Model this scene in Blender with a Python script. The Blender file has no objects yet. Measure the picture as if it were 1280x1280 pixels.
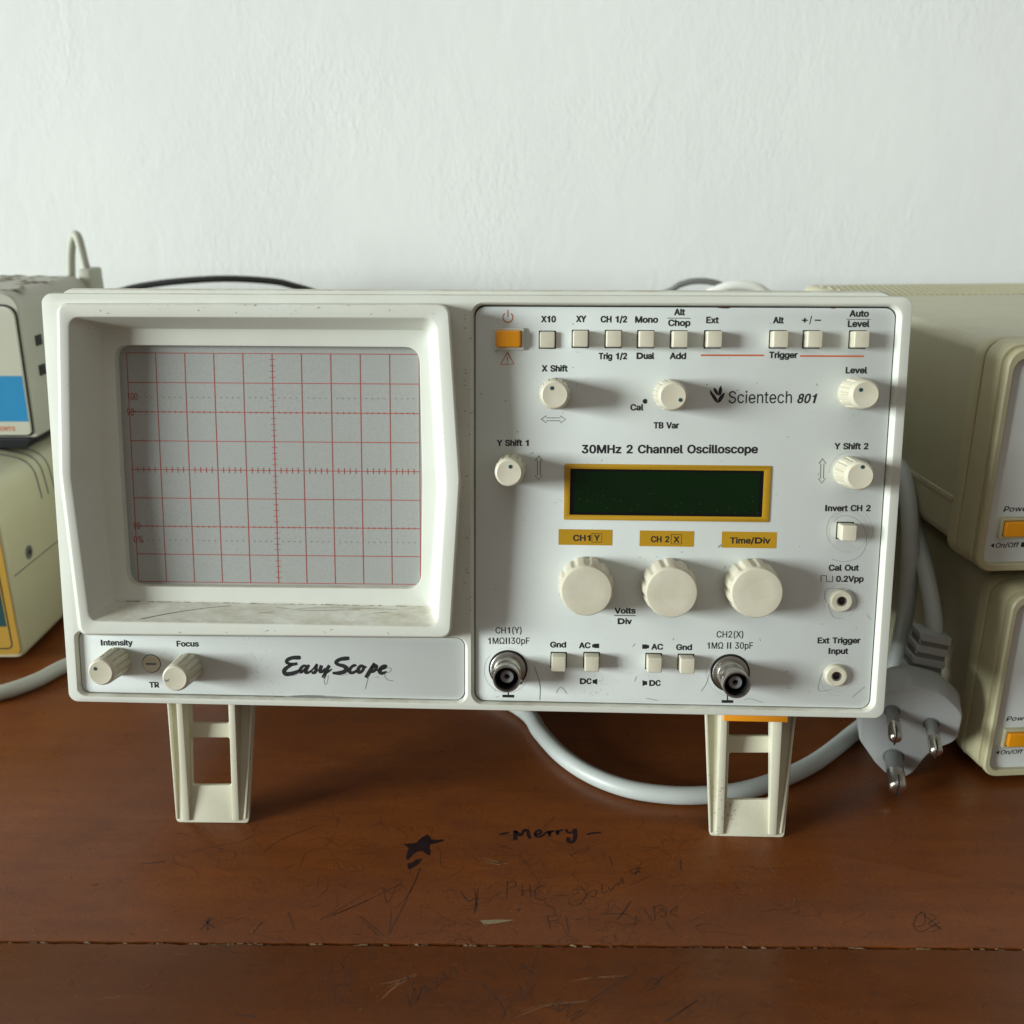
import bpy, bmesh, math, random, os
import numpy as np
from mathutils import Matrix, Vector
random.seed(7)
scene = bpy.context.scene
COL = scene.collection
MM = 0.001

# ------------------------------------------------------------------ camera, light, exposure
CAM_F, CAM_PHI, CAM_RHO, CAM_H = 1231.008, 0.33147177, -0.00136531, 0.23345864
FW = np.array([0, math.cos(CAM_PHI), -math.sin(CAM_PHI)])
UP0 = np.array([0, math.sin(CAM_PHI), math.cos(CAM_PHI)])
RT0 = np.array([1.0, 0, 0])
RT = math.cos(CAM_RHO) * RT0 + math.sin(CAM_RHO) * UP0
UP = -math.sin(CAM_RHO) * RT0 + math.cos(CAM_RHO) * UP0
CAM = np.array([0, 0, CAM_H])
cam_data = bpy.data.cameras.new('camera')
cam = bpy.data.objects.new('camera', cam_data)
COL.objects.link(cam)
m = Matrix.Identity(4)
for i in range(3):
    m[i][0], m[i][1], m[i][2], m[i][3] = RT[i], UP[i], -FW[i], CAM[i]
cam.matrix_world = m
cam_data.sensor_width = 36
cam_data.lens = CAM_F / 1280 * 36
cam_data.clip_start = 0.01
cam_data.clip_end = 50
cam_data.dof.use_dof = True
cam_data.dof.focus_distance = 0.352
cam_data.dof.aperture_fstop = 13.0
scene.camera = cam

world = bpy.data.worlds.new('World')
scene.world = world
world.use_nodes = True
bg = world.node_tree.nodes['Background']
bg.inputs[0].default_value = (1.0, 0.925, 0.81, 1)
bg.inputs[1].default_value = 0.215


def area(name, loc, target, sx, sy, power, color):
    d = bpy.data.lights.new(name, 'AREA')
    d.shape = 'RECTANGLE'
    d.size, d.size_y, d.energy, d.color = sx, sy, power, color
    o = bpy.data.objects.new(name, d)
    COL.objects.link(o)
    o.location = loc
    o.rotation_euler = (Vector(target) - Vector(loc)).to_track_quat('-Z', 'Y').to_euler()
    return o


# the window of the room, left of the bench and a little towards the viewer
area('window_light', (-12.1, -5.07, 2.18), (0.0, 0.34, 0.13), 4.6, 3.6, 2900, (0.90, 0.98, 0.97))
# soft daylight bounced off the ceiling
area('ceiling_bounce', (-0.5, -0.25, 1.9), (0.0, 0.45, 0.2), 2.4, 1.6, 5.5, (0.96, 1.0, 0.95))

scene.view_settings.view_transform = 'Standard'
scene.view_settings.look = 'None'
scene.view_settings.exposure = 0.0
scene.view_settings.gamma = 1
scene.cycles.max_bounces = 6


# ------------------------------------------------------------------ measuring helpers
def ray(px, py):
    return FW + RT * (px - 640) / CAM_F + UP * (640 - py) / CAM_F


def on_table(px, py, z=0.0):
    d = ray(px, py)
    p = CAM + d * (z / 1000 - CAM_H) / d[2]
    return p * 1000


def on_front(px, py, y):
    d = ray(px, py)
    return (CAM + d * (y / 1000) / d[1]) * 1000


def on_side(px, py, x):
    d = ray(px, py)
    return (CAM + d * (x / 1000) / d[0]) * 1000


SC_M = np.array([[0.9990633800939748, 0.042646682462436955, 0.0073227747575740805],
                 [-0.04327080488276237, 0.9846532516821703, 0.16907279910300932],
                 [0.0, -0.16923130451153745, 0.9855763621218415]])
SC_O = np.array([-0.01512951714470614, 0.3085855098528946, 0.052964125327847285])


def F(px, py, dep=0.0):
    """pixel -> (x, z) in mm on the plane `dep` mm in front of the oscilloscope's face"""
    d = SC_M.T @ ray(px, py)
    c = SC_M.T @ (CAM - SC_O)
    s = (-dep / 1000 - c[1]) / d[1]
    p = (c + d * s) * 1000
    return (p[0], p[2])


# ------------------------------------------------------------------ materials
def mat(name, color, rough=0.45, metal=0.0, var=0.06, scale=40.0, bump=0.02, bscale=400.0, spec=0.5,
        dust=None, coat=0.0, speck=0.0):
    m = bpy.data.materials.new(name)
    m.use_nodes = True
    nt = m.node_tree
    b = nt.nodes['Principled BSDF']
    b.inputs['Roughness'].default_value = rough
    b.inputs['Metallic'].default_value = metal
    b.inputs['Specular IOR Level'].default_value = spec
    b.inputs['Coat Weight'].default_value = coat
    tc = nt.nodes.new('ShaderNodeTexCoord')
    col = (*color, 1)
    last = None
    if var > 0:
        n = nt.nodes.new('ShaderNodeTexNoise')
        n.inputs['Scale'].default_value = scale
        n.inputs['Detail'].default_value = 6
        n.inputs['Roughness'].default_value = 0.65
        nt.links.new(tc.outputs['Object'], n.inputs['Vector'])
        r = nt.nodes.new('ShaderNodeValToRGB')
        r.color_ramp.elements[0].position = 0.3
        r.color_ramp.elements[1].position = 0.7
        r.color_ramp.elements[0].color = (color[0] * (1 - var), color[1] * (1 - var * 1.15), color[2] * (1 - var * 1.6), 1)
        r.color_ramp.elements[1].color = (min(1, color[0] * (1 + var * .5)), min(1, color[1] * (1 + var * .5)), min(1, color[2] * (1 + var * .5)), 1)
        nt.links.new(n.outputs['Fac'], r.inputs['Fac'])
        last = r.outputs['Color']
        # gloss varies a little as well
        mr = nt.nodes.new('ShaderNodeMapRange')
        mr.inputs['To Min'].default_value = max(0.05, rough - 0.08)
        mr.inputs['To Max'].default_value = min(1, rough + 0.1)
        nt.links.new(n.outputs['Fac'], mr.inputs['Value'])
        nt.links.new(mr.outputs['Result'], b.inputs['Roughness'])
    if speck > 0:                       # small dark specks of dirt
        n3 = nt.nodes.new('ShaderNodeTexNoise')
        n3.inputs['Scale'].default_value = 900
        n3.inputs['Detail'].default_value = 2
        nt.links.new(tc.outputs['Object'], n3.inputs['Vector'])
        n4 = nt.nodes.new('ShaderNodeTexNoise')
        n4.inputs['Scale'].default_value = 35
        n4.inputs['Detail'].default_value = 3
        nt.links.new(tc.outputs['Object'], n4.inputs['Vector'])
        mu = nt.nodes.new('ShaderNodeMath')
        mu.operation = 'MULTIPLY'
        nt.links.new(n3.outputs['Fac'], mu.inputs[0])
        nt.links.new(n4.outputs['Fac'], mu.inputs[1])
        r3 = nt.nodes.new('ShaderNodeMapRange')
        r3.inputs['From Min'].default_value = 0.40
        r3.inputs['From Max'].default_value = 0.47
        r3.inputs['To Max'].default_value = speck
        nt.links.new(mu.outputs[0], r3.inputs['Value'])
        mx = nt.nodes.new('ShaderNodeMix')
        mx.data_type = 'RGBA'
        nt.links.new(r3.outputs['Result'], mx.inputs['Factor'])
        if last is not None:
            nt.links.new(last, mx.inputs['A'])
        else:
            mx.inputs['A'].default_value = col
        mx.inputs['B'].default_value = (color[0] * .3, color[1] * .27, color[2] * .22, 1)
        last = mx.outputs['Result']
    if dust is not None:                # dust lies on what faces up
        g = nt.nodes.new('ShaderNodeNewGeometry')
        sx = nt.nodes.new('ShaderNodeSeparateXYZ')
        nt.links.new(g.outputs['Normal'], sx.inputs[0])
        n2 = nt.nodes.new('ShaderNodeTexNoise')
        n2.inputs['Scale'].default_value = 160
        n2.inputs['Detail'].default_value = 8
        n2.inputs['Roughness'].default_value = 0.75
        mp = nt.nodes.new('ShaderNodeMapping')
        mp.inputs['Scale'].default_value = (0.5, 1.0, 1.0)
        nt.links.new(tc.outputs['Object'], mp.inputs[0])
        nt.links.new(mp.outputs[0], n2.inputs['Vector'])
        mr1 = nt.nodes.new('ShaderNodeMapRange')
        mr1.inputs['From Min'].default_value = 0.35
        mr1.inputs['From Max'].default_value = 0.75
        nt.links.new(sx.outputs['Z'], mr1.inputs['Value'])
        mr2 = nt.nodes.new('ShaderNodeMapRange')
        mr2.inputs['From Min'].default_value = 0.36
        mr2.inputs['From Max'].default_value = 0.68
        nt.links.new(n2.outputs['Fac'], mr2.inputs['Value'])
        mm_ = nt.nodes.new('ShaderNodeMath')
        mm_.operation = 'MULTIPLY'
        nt.links.new(mr1.outputs['Result'], mm_.inputs[0])
        nt.links.new(mr2.outputs['Result'], mm_.inputs[1])
        mx = nt.nodes.new('ShaderNodeMix')
        mx.data_type = 'RGBA'
        nt.links.new(mm_.outputs[0], mx.inputs['Factor'])
        if last is not None:
            nt.links.new(last, mx.inputs['A'])
        else:
            mx.inputs['A'].default_value = col
        mx.inputs['B'].default_value = (*dust, 1)
        last = mx.outputs['Result']
    if last is not None:
        nt.links.new(last, b.inputs['Base Color'])
    else:
        b.inputs['Base Color'].default_value = col
    if bump > 0:
        nb = nt.nodes.new('ShaderNodeTexNoise')
        nb.inputs['Scale'].default_value = bscale
        nb.inputs['Detail'].default_value = 3
        nt.links.new(tc.outputs['Object'], nb.inputs['Vector'])
        bp = nt.nodes.new('ShaderNodeBump')
        bp.inputs['Strength'].default_value = 0.35
        bp.inputs['Distance'].default_value = bump * 0.001
        nt.links.new(nb.outputs['Fac'], bp.inputs['Height'])
        nt.links.new(bp.outputs['Normal'], b.inputs['Normal'])
    return m


PL = mat('grey_plastic', (0.635, 0.65, 0.585), 0.48, var=0.05, scale=25, bump=0.03, bscale=1500, dust=(0.44, 0.40, 0.31), speck=0.22)
PANEL = mat('printed_panel', (0.63, 0.665, 0.645), 0.38, var=0.04, scale=18, bump=0.012, bscale=700, speck=0.2)
IVORY = mat('ivory_plastic', (0.60, 0.565, 0.45), 0.42, var=0.09, scale=120, bump=0.02, bscale=1500, speck=0.5)
LEGM = mat('leg_plastic', (0.62, 0.60, 0.47), 0.45, var=0.05, scale=50, bump=0.03, bscale=900, speck=0.5)
ORANGE = mat('orange_plastic', (0.74, 0.29, 0.006), 0.35, var=0.04, bump=0.01)
ORANGE_DARK = mat('orange_clip', (0.72, 0.27, 0.01), 0.4, var=0.04, bump=0.01)
INK = mat('black_print', (0.012, 0.012, 0.014), 0.5, var=0, bump=0)
INK_RED = mat('red_print', (0.50, 0.11, 0.03), 0.5, var=0, bump=0)
GRAT = mat('red_graticule_print', (0.37, 0.065, 0.05), 0.5, var=0, bump=0)
GRAT_GREY = mat('dotted_graticule_print', (0.20, 0.13, 0.12), 0.5, var=0, bump=0)
MUSTARD = mat('mustard_print', (0.43, 0.235, 0.008), 0.42, var=0.04, bump=0.01)
PENCIL = mat('pencil_mark', (0.24, 0.25, 0.25), 0.6, var=0, bump=0)
DARK = mat('dark_gap', (0.015, 0.014, 0.012), 0.7, var=0, bump=0)
CAVITY = mat('socket_cavity', (0.008, 0.008, 0.008), 0.6, var=0, bump=0)
LCDM = mat('display_glass', (0.0025, 0.014, 0.003), 0.14, var=0.2, scale=60, bump=0, spec=0.22)
LCDB = mat('black_display_border', (0.005, 0.006, 0.006), 0.2, var=0, bump=0, spec=0.2)
NICKEL = mat('nickel', (0.46, 0.445, 0.41), 0.30, metal=1.0, var=0.1, scale=300, bump=0.02)
STEEL = mat('steel_pin', (0.60, 0.57, 0.52), 0.28, metal=1.0, var=0.1, scale=300, bump=0.01)
SLEEVE = mat('grey_pin_sleeve', (0.16, 0.165, 0.155), 0.4, var=0.05, bump=0.01)
INSUL = mat('grey_insulator', (0.22, 0.215, 0.22), 0.5, var=0.03, bump=0)
TEAL = mat('teal_dot', (0.008, 0.05, 0.055), 0.5, var=0, bump=0)
CORD = mat('grey_cord', (0.45, 0.48, 0.46), 0.42, var=0.05, scale=60, bump=0.02, bscale=500, speck=0.4)
CORD_DK = mat('dull_grey_cord', (0.40, 0.41, 0.36), 0.5, var=0.05, scale=60, bump=0.02)
PLUGM = mat('plug_plastic', (0.36, 0.375, 0.37), 0.4, var=0.04, scale=60, bump=0.02)
BLACKCORD = mat('black_cord', (0.012, 0.012, 0.012), 0.45, var=0, bump=0)
WHITECORD = mat('white_cord', (0.75, 0.75, 0.70), 0.45, var=0.03, bump=0)
CREAM = mat('cream_case', (0.43, 0.41, 0.275), 0.5, var=0.05, scale=30, bump=0.04, bscale=900, dust=(0.47, 0.45, 0.34), speck=0.3)
CREAM_L = mat('cream_case_warm', (0.52, 0.50, 0.325), 0.5, var=0.05, scale=30, bump=0.05, bscale=900, dust=(0.52, 0.50, 0.38), speck=0.3)
CREAM_B = mat('cream_bezel', (0.46, 0.43, 0.27), 0.45, var=0.06, scale=40, bump=0.02, bscale=900, speck=0.3)
GREYCASE = mat('grey_steel_case', (0.43, 0.43, 0.36), 0.55, var=0.08, scale=35, bump=0.04, bscale=600, speck=0.5)
WHITEP = mat('white_front', (0.56, 0.56, 0.46), 0.5, var=0.04, scale=40, bump=0.01)
BLUE = mat('blue_band', (0.004, 0.20, 0.42), 0.45, var=0.04, bump=0.01)
BLACKP = mat('black_plastic', (0.012, 0.013, 0.017), 0.4, var=0, bump=0.01)
GOLD = mat('gold_front', (0.60, 0.36, 0.06), 0.42, var=0.06, scale=70, bump=0.01)
TEALBAND = mat('teal_band', (0.008, 0.055, 0.06), 0.4, var=0.03, bump=0)


def screen_material():
    m = bpy.data.materials.new('screen_phosphor')
    m.use_nodes = True
    nt = m.node_tree
    b = nt.nodes['Principled BSDF']
    tc = nt.nodes.new('ShaderNodeTexCoord')
    n = nt.nodes.new('ShaderNodeTexNoise')
    n.inputs['Scale'].default_value = 1900
    n.inputs['Detail'].default_value = 3
    n.inputs['Roughness'].default_value = 0.8
    nt.links.new(tc.outputs['Object'], n.inputs['Vector'])
    r = nt.nodes.new('ShaderNodeValToRGB')
    r.color_ramp.elements[0].position = 0.3
    r.color_ramp.elements[1].position = 0.72
    r.color_ramp.elements[0].color = (0.305, 0.315, 0.300, 1)
    r.color_ramp.elements[1].color = (0.385, 0.395, 0.375, 1)
    nt.links.new(n.outputs['Fac'], r.inputs['Fac'])
    nt.links.new(r.outputs['Color'], b.inputs['Base Color'])
    b.inputs['Roughness'].default_value = 0.45
    b.inputs['Coat Weight'].default_value = 0.35
    b.inputs['Coat Roughness'].default_value = 0.12
    return m


SCREENM = screen_material()


def wood_material():
    m = bpy.data.materials.new('varnished_wood')
    m.use_nodes = True
    nt = m.node_tree
    L = nt.links.new
    b = nt.nodes['Principled BSDF']
    tc = nt.nodes.new('ShaderNodeTexCoord')

    def noise(scale, detail, rough, stretch=(1, 1, 1)):
        mp = nt.nodes.new('ShaderNodeMapping')
        mp.inputs['Scale'].default_value = stretch
        L(tc.outputs['Object'], mp.inputs[0])
        n = nt.nodes.new('ShaderNodeTexNoise')
        n.inputs['Scale'].default_value = scale
        n.inputs['Detail'].default_value = detail
        n.inputs['Roughness'].default_value = rough
        L(mp.outputs[0], n.inputs['Vector'])
        return n

    def rng(src, a, b_, c=0.0, d=1.0):
        r = nt.nodes.new('ShaderNodeMapRange')
        r.inputs['From Min'].default_value = a
        r.inputs['From Max'].default_value = b_
        r.inputs['To Min'].default_value = c
        r.inputs['To Max'].default_value = d
        L(src, r.inputs['Value'])
        return r.outputs['Result']

    def mix(fac, a, bb):
        x = nt.nodes.new('ShaderNodeMix')
        x.data_type = 'RGBA'
        L(fac, x.inputs['Factor'])
        for k, v in (('A', a), ('B', bb)):
            if isinstance(v, tuple):
                x.inputs[k].default_value = (*v, 1)
            else:
                L(v, x.inputs[k])
        return x.outputs['Result']

    big = noise(9, 5, 0.6, (0.8, 1.3, 1))
    c = mix(rng(big.outputs['Fac'], 0.3, 0.7), (0.114, 0.030, 0.0058), (0.186, 0.052, 0.0088))
    grain = noise(130, 6, 0.7, (0.12, 1, 1))
    c = mix(rng(grain.outputs['Fac'], 0.42, 0.72, 0, 0.60), c, (0.095, 0.026, 0.008))
    patch = noise(28, 6, 0.75)
    c = mix(rng(patch.outputs['Fac'], 0.48, 0.76, 0, 0.6), c, (0.085, 0.026, 0.011))
    spk = noise(1300, 2, 0.5)
    c = mix(rng(spk.outputs['Fac'], 0.66, 0.74, 0, 0.35), c, (0.42, 0.24, 0.11))
    spk2 = noise(700, 3, 0.6)
    c = mix(rng(spk2.outputs['Fac'], 0.60, 0.72, 0, 0.6), c, (0.045, 0.016, 0.008))
    L(c, b.inputs['Base Color'])
    rg = noise(60, 6, 0.7)
    L(rng(rg.outputs['Fac'], 0.3, 0.75, 0.24, 0.46), b.inputs['Roughness'])
    b.inputs['Specular IOR Level'].default_value = 0.34
    bp = nt.nodes.new('ShaderNodeBump')
    bp.inputs['Strength'].default_value = 0.5
    bp.inputs['Distance'].default_value = 0.00012
    n1 = noise(260, 6, 0.75)
    L(n1.outputs['Fac'], bp.inputs['Height'])
    bp2 = nt.nodes.new('ShaderNodeBump')
    bp2.inputs['Strength'].default_value = 0.4
    bp2.inputs['Distance'].default_value = 0.0006
    n2 = noise(24, 3, 0.5)
    L(n2.outputs['Fac'], bp2.inputs['Height'])
    L(bp.outputs['Normal'], bp2.inputs['Normal'])
    L(bp2.outputs['Normal'], b.inputs['Normal'])
    return m


WOOD = wood_material()


def wall_material():
    m = bpy.data.materials.new('painted_plaster')
    m.use_nodes = True
    nt = m.node_tree
    L = nt.links.new
    b = nt.nodes['Principled BSDF']
    b.inputs['Roughness'].default_value = 0.6
    tc = nt.nodes.new('ShaderNodeTexCoord')

    def noise(scale, detail, rough, stretch, rot=0.0, dist=0.0):
        mp = nt.nodes.new('ShaderNodeMapping')
        mp.inputs['Scale'].default_value = stretch
        mp.inputs['Rotation'].default_value = (0, rot, 0)
        L(tc.outputs['Object'], mp.inputs[0])
        n = nt.nodes.new('ShaderNodeTexNoise')
        n.inputs['Scale'].default_value = scale
        n.inputs['Detail'].default_value = detail
        n.inputs['Roughness'].default_value = rough
        n.inputs['Distortion'].default_value = dist
        L(mp.outputs[0], n.inputs['Vector'])
        return n.outputs['Fac']

    big = noise(6, 3, 0.5, (1, 1, 0.7))
    r = nt.nodes.new('ShaderNodeValToRGB')
    r.color_ramp.elements[0].position = 0.3
    r.color_ramp.elements[1].position = 0.7
    r.color_ramp.elements[0].color = (0.785, 0.80, 0.785, 1)
    r.color_ramp.elements[1].color = (0.825, 0.845, 0.825, 1)
    L(big, r.inputs['Fac'])
    L(r.outputs['Color'], b.inputs['Base Color'])
    # brushed plaster: fine strokes that run a little off the vertical, patches where they are stronger
    fine = noise(330, 3, 0.55, (1.0, 1.0, 0.42), 0.22, 0.8)
    mid = noise(42, 5, 0.62, (1.0, 1.0, 0.65), 0.30, 0.8)
    patch = noise(11, 3, 0.5, (1, 1, 1))
    pr = nt.nodes.new('ShaderNodeMapRange')
    pr.inputs['From Min'].default_value = 0.42
    pr.inputs['From Max'].default_value = 0.68
    pr.inputs['To Min'].default_value = 0.05
    L(patch, pr.inputs['Value'])
    mul = nt.nodes.new('ShaderNodeMath')
    mul.operation = 'MULTIPLY'
    L(fine, mul.inputs[0])
    L(pr.outputs['Result'], mul.inputs[1])
    b1 = nt.nodes.new('ShaderNodeBump')
    b1.inputs['Strength'].default_value = 0.36
    b1.inputs['Distance'].default_value = 0.0009
    L(mul.outputs[0], b1.inputs['Height'])
    b2 = nt.nodes.new('ShaderNodeBump')
    b2.inputs['Strength'].default_value = 0.17
    b2.inputs['Distance'].default_value = 0.0020
    L(mid, b2.inputs['Height'])
    L(b1.outputs['Normal'], b2.inputs['Normal'])
    L(b2.outputs['Normal'], b.inputs['Normal'])
    return m


WALLM = wall_material()


# ------------------------------------------------------------------ mesh building (all lengths in mm)
class MB:
    def __init__(self):
        self.v, self.f = [], []

    def add(self, verts, faces):
        o = len(self.v)
        self.v += [tuple(map(float, p)) for p in verts]
        self.f += [tuple(i + o for i in fc) for fc in faces]
        return self

    def loft(self, loops, cap0=False, cap1=False, closed=True):
        n = len(loops[0])
        vs = [p for lp in loops for p in lp]
        fs = []
        for k in range(len(loops) - 1):
            for i in range(n if closed else n - 1):
                j = (i + 1) % n
                fs.append((k * n + i, k * n + j, (k + 1) * n + j, (k + 1) * n + i))
        if cap0:
            fs.append(tuple(range(n))[::-1])
        if cap1:
            fs.append(tuple((len(loops) - 1) * n + i for i in range(n)))
        return self.add(vs, fs)

    def plate(self, loops, d0, d1, bevel=0.0, bres=2):
        """flat 2D outline (loops[0]) with holes, from d0 to d1 mm in front of the origin plane"""
        cu = bpy.data.curves.new('tmp', 'CURVE')
        cu.dimensions = '2D'
        cu.fill_mode = 'BOTH' if d1 > d0 else 'FRONT'
        cu.extrude = max(0.0, (d1 - d0) / 2 - bevel)
        cu.bevel_depth = bevel
        cu.bevel_resolution = bres
        cu.offset = -bevel
        for lp in loops:
            sp = cu.splines.new('POLY')
            sp.points.add(len(lp) - 1)
            for p, q in zip(sp.points, lp):
                p.co = (q[0], q[1], 0, 1)
            sp.use_cyclic_u = True
        ob = bpy.data.objects.new('tmp', cu)
        me = ob.to_mesh()
        mid = (d0 + d1) / 2
        vs = [(v.co.x, -(v.co.z + mid), v.co.y) for v in me.vertices]
        fs = [tuple(p.vertices) for p in me.polygons]
        ob.to_mesh_clear()
        bpy.data.objects.remove(ob)
        bpy.data.curves.remove(cu)
        return self.add(vs, fs)

    def lathe(self, prof, c=(0, 0), n=48, mod=None, cap0=False, cap1=True):
        """prof: (radius, depth) pairs; axis along the viewing side (-y); mod(theta, k) scales the radius"""
        loops = []
        for k, (r, d) in enumerate(prof):
            lp = []
            for i in range(n):
                t = 2 * math.pi * i / n
                rr = r * (mod(t, k) if mod else 1)
                lp.append((c[0] + rr * math.cos(t), -d, c[1] + rr * math.sin(t)))
            loops.append(lp)
        return self.loft(loops, cap0, cap1)

    def tube(self, pts, r, n=14, sub=8, caps=True):
        P = [Vector(p) for p in pts]
        R = r if isinstance(r, (list, tuple)) else [r] * len(P)
        path, rad = [], []
        for i in range(len(P) - 1):
            p0 = P[i - 1] if i else P[i] * 2 - P[i + 1]
            p3 = P[i + 2] if i + 2 < len(P) else P[i + 1] * 2 - P[i]
            for s in range(sub):
                t = s / sub
                a, b_, c, d = p0, P[i], P[i + 1], p3
                path.append(0.5 * ((2 * b_) + (c - a) * t + (2 * a - 5 * b_ + 4 * c - d) * t * t + (3 * b_ - a - 3 * c + d) * t ** 3))
                rad.append(R[i] * (1 - t) + R[i + 1] * t)
        path.append(P[-1])
        rad.append(R[-1])
        loops = []
        nrm = None
        for i, p in enumerate(path):
            tg = (path[min(i + 1, len(path) - 1)] - path[max(i - 1, 0)]).normalized()
            if nrm is None:
                nrm = tg.orthogonal().normalized()
            nrm = (nrm - tg * nrm.dot(tg)).normalized()
            bi = tg.cross(nrm)
            loops.append([tuple(p + (nrm * math.cos(2 * math.pi * k / n) + bi * math.sin(2 * math.pi * k / n)) * rad[i]) for k in range(n)])
        return self.loft(loops, caps, caps)

    def ribbon(self, pts, w, plane):
        """flat stroke; pts 2D, plane(p) -> 3D"""
        if len(pts) < 2:
            return self
        W = w if isinstance(w, (list, tuple)) else [w] * len(pts)
        Lp, Rp = [], []
        for i, p in enumerate(pts):
            a = pts[max(i - 1, 0)]
            b_ = pts[min(i + 1, len(pts) - 1)]
            dx, dy = b_[0] - a[0], b_[1] - a[1]
            l = math.hypot(dx, dy) or 1
            nx, ny = -dy / l * W[i] / 2, dx / l * W[i] / 2
            Lp.append(plane((p[0] + nx, p[1] + ny)))
            Rp.append(plane((p[0] - nx, p[1] - ny)))
        n = len(pts)
        return self.add(Lp + Rp, [(n + i, n + i + 1, i + 1, i) for i in range(n - 1)])

    def box(self, x0, x1, y0, y1, z0, z1):
        v = [(x, y, z) for x in (x0, x1) for y in (y0, y1) for z in (z0, z1)]
        return self.add(v, [(0, 1, 3, 2), (4, 6, 7, 5), (0, 4, 5, 1), (2, 3, 7, 6), (0, 2, 6, 4), (1, 5, 7, 3)])

    def build(self, name, material, parent=None, angle=35, fix=True, bevel=0.0):
        me = bpy.data.meshes.new(name)
        me.from_pydata([tuple(c * MM for c in p) for p in self.v], [], self.f)
        if fix:
            bm = bmesh.new()
            bm.from_mesh(me)
            bmesh.ops.remove_doubles(bm, verts=bm.verts, dist=1e-6)
            if bevel > 0:
                bmesh.ops.recalc_face_normals(bm, faces=bm.faces)
                ed = [e for e in bm.edges if len(e.link_faces) == 2 and e.calc_face_angle(0) > 0.6]
                bmesh.ops.bevel(bm, geom=ed, offset=bevel * MM, segments=2, profile=0.5, affect='EDGES')
            bmesh.ops.recalc_face_normals(bm, faces=bm.faces)
            bm.to_mesh(me)
            bm.free()
        me.materials.append(material)
        me.polygons.foreach_set('use_smooth', [True] * len(me.polygons))
        me.set_sharp_from_angle(angle=math.radians(angle))
        me.update()
        o = bpy.data.objects.new(name, me)
        COL.objects.link(o)
        if parent is not None:
            o.parent = parent
        return o


def rrect(x0, z0, x1, z1, r, n=6):
    out = []
    for cx, cz, a0 in ((x1 - r, z1 - r, 0), (x0 + r, z1 - r, 90), (x0 + r, z0 + r, 180), (x1 - r, z0 + r, 270)):
        for k in range(n + 1):
            a = math.radians(a0 + 90 * k / n)
            out.append((cx + r * math.cos(a), cz + r * math.sin(a)))
    return out


def rpoly(pts, radii, n=6):
    """polygon with rounded corners, n+1 points per corner"""
    out = []
    N = len(pts)
    for i in range(N):
        p = Vector(pts[i])
        a = (Vector(pts[i - 1]) - p)
        b_ = (Vector(pts[(i + 1) % N]) - p)
        r = radii[i] if isinstance(radii, (list, tuple)) else radii
        la, lb = a.length, b_.length
        a.normalize()
        b_.normalize()
        ang = a.angle(b_)
        t = min(r / math.tan(ang / 2), la * .48, lb * .48)
        q0, q1 = p + a * t, p + b_ * t
        for k in range(n + 1):          # quadratic arc is close enough
            s = k / n
            out.append(tuple(q0 * (1 - s) ** 2 + p * 2 * s * (1 - s) + q1 * s ** 2))
    return out


def at(loop, d):
    return [(p[0], -d, p[1]) for p in loop]


def grow(loop, g):
    n = len(loop)
    c = Vector((sum(p[0] for p in loop) / n, sum(p[1] for p in loop) / n))
    out = []
    for i, p in enumerate(loop):
        a, b_ = loop[i - 1], loop[(i + 1) % n]
        d = Vector((b_[0] - a[0], b_[1] - a[1]))
        nn = Vector((d.y, -d.x))
        if nn.length < 1e-9:
            nn = Vector(p) - c
        nn.normalize()
        if nn.dot(Vector(p) - c) < 0:
            nn = -nn
        out.append((p[0] + nn.x * g, p[1] + nn.y * g))
    return out


def empty(name, loc=(0, 0, 0), label=None, cat=None, group=None, rot=None):
    o = bpy.data.objects.new(name, None)
    COL.objects.link(o)
    o.location = loc
    if rot is not None:
        o.rotation_euler = rot
    tag(o, label, cat, group)
    return o


def tag(o, label=None, cat=None, group=None, kind=None):
    for k, v in (('label', label), ('category', cat), ('group', group), ('kind', kind)):
        if v:
            o[k] = v
    return o


# ------------------------------------------------------------------ lettering
FONT = None
try:
    FONT = bpy.data.fonts.load(os.path.join(bpy.utils.system_resource('DATAFILES', path='fonts'), 'Inter.woff2'))
except Exception:
    FONT = None
_cache = {}
CAPN = None


def _glyph_raw(c):
    best = None
    for res in (4, 3, 6, 8):               # keep the resolution at which the outline fills completely
        cu = bpy.data.curves.new('tmp', 'FONT')
        cu.body = c
        cu.size = 10
        cu.resolution_u = res
        if FONT:
            cu.font = FONT
        ob = bpy.data.objects.new('tmp', cu)
        me = ob.to_mesh()
        v = np.array([(p.co.x, p.co.y) for p in me.vertices]).reshape(-1, 2)
        f = [tuple(p.vertices) for p in me.polygons]
        ar = sum(p.area for p in me.polygons)
        ob.to_mesh_clear()
        bpy.data.objects.remove(ob)
        bpy.data.curves.remove(cu)
        if best is None or ar > best[0] * 1.02:
            best = (ar, v, f)
    return best[1], best[2]


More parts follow.
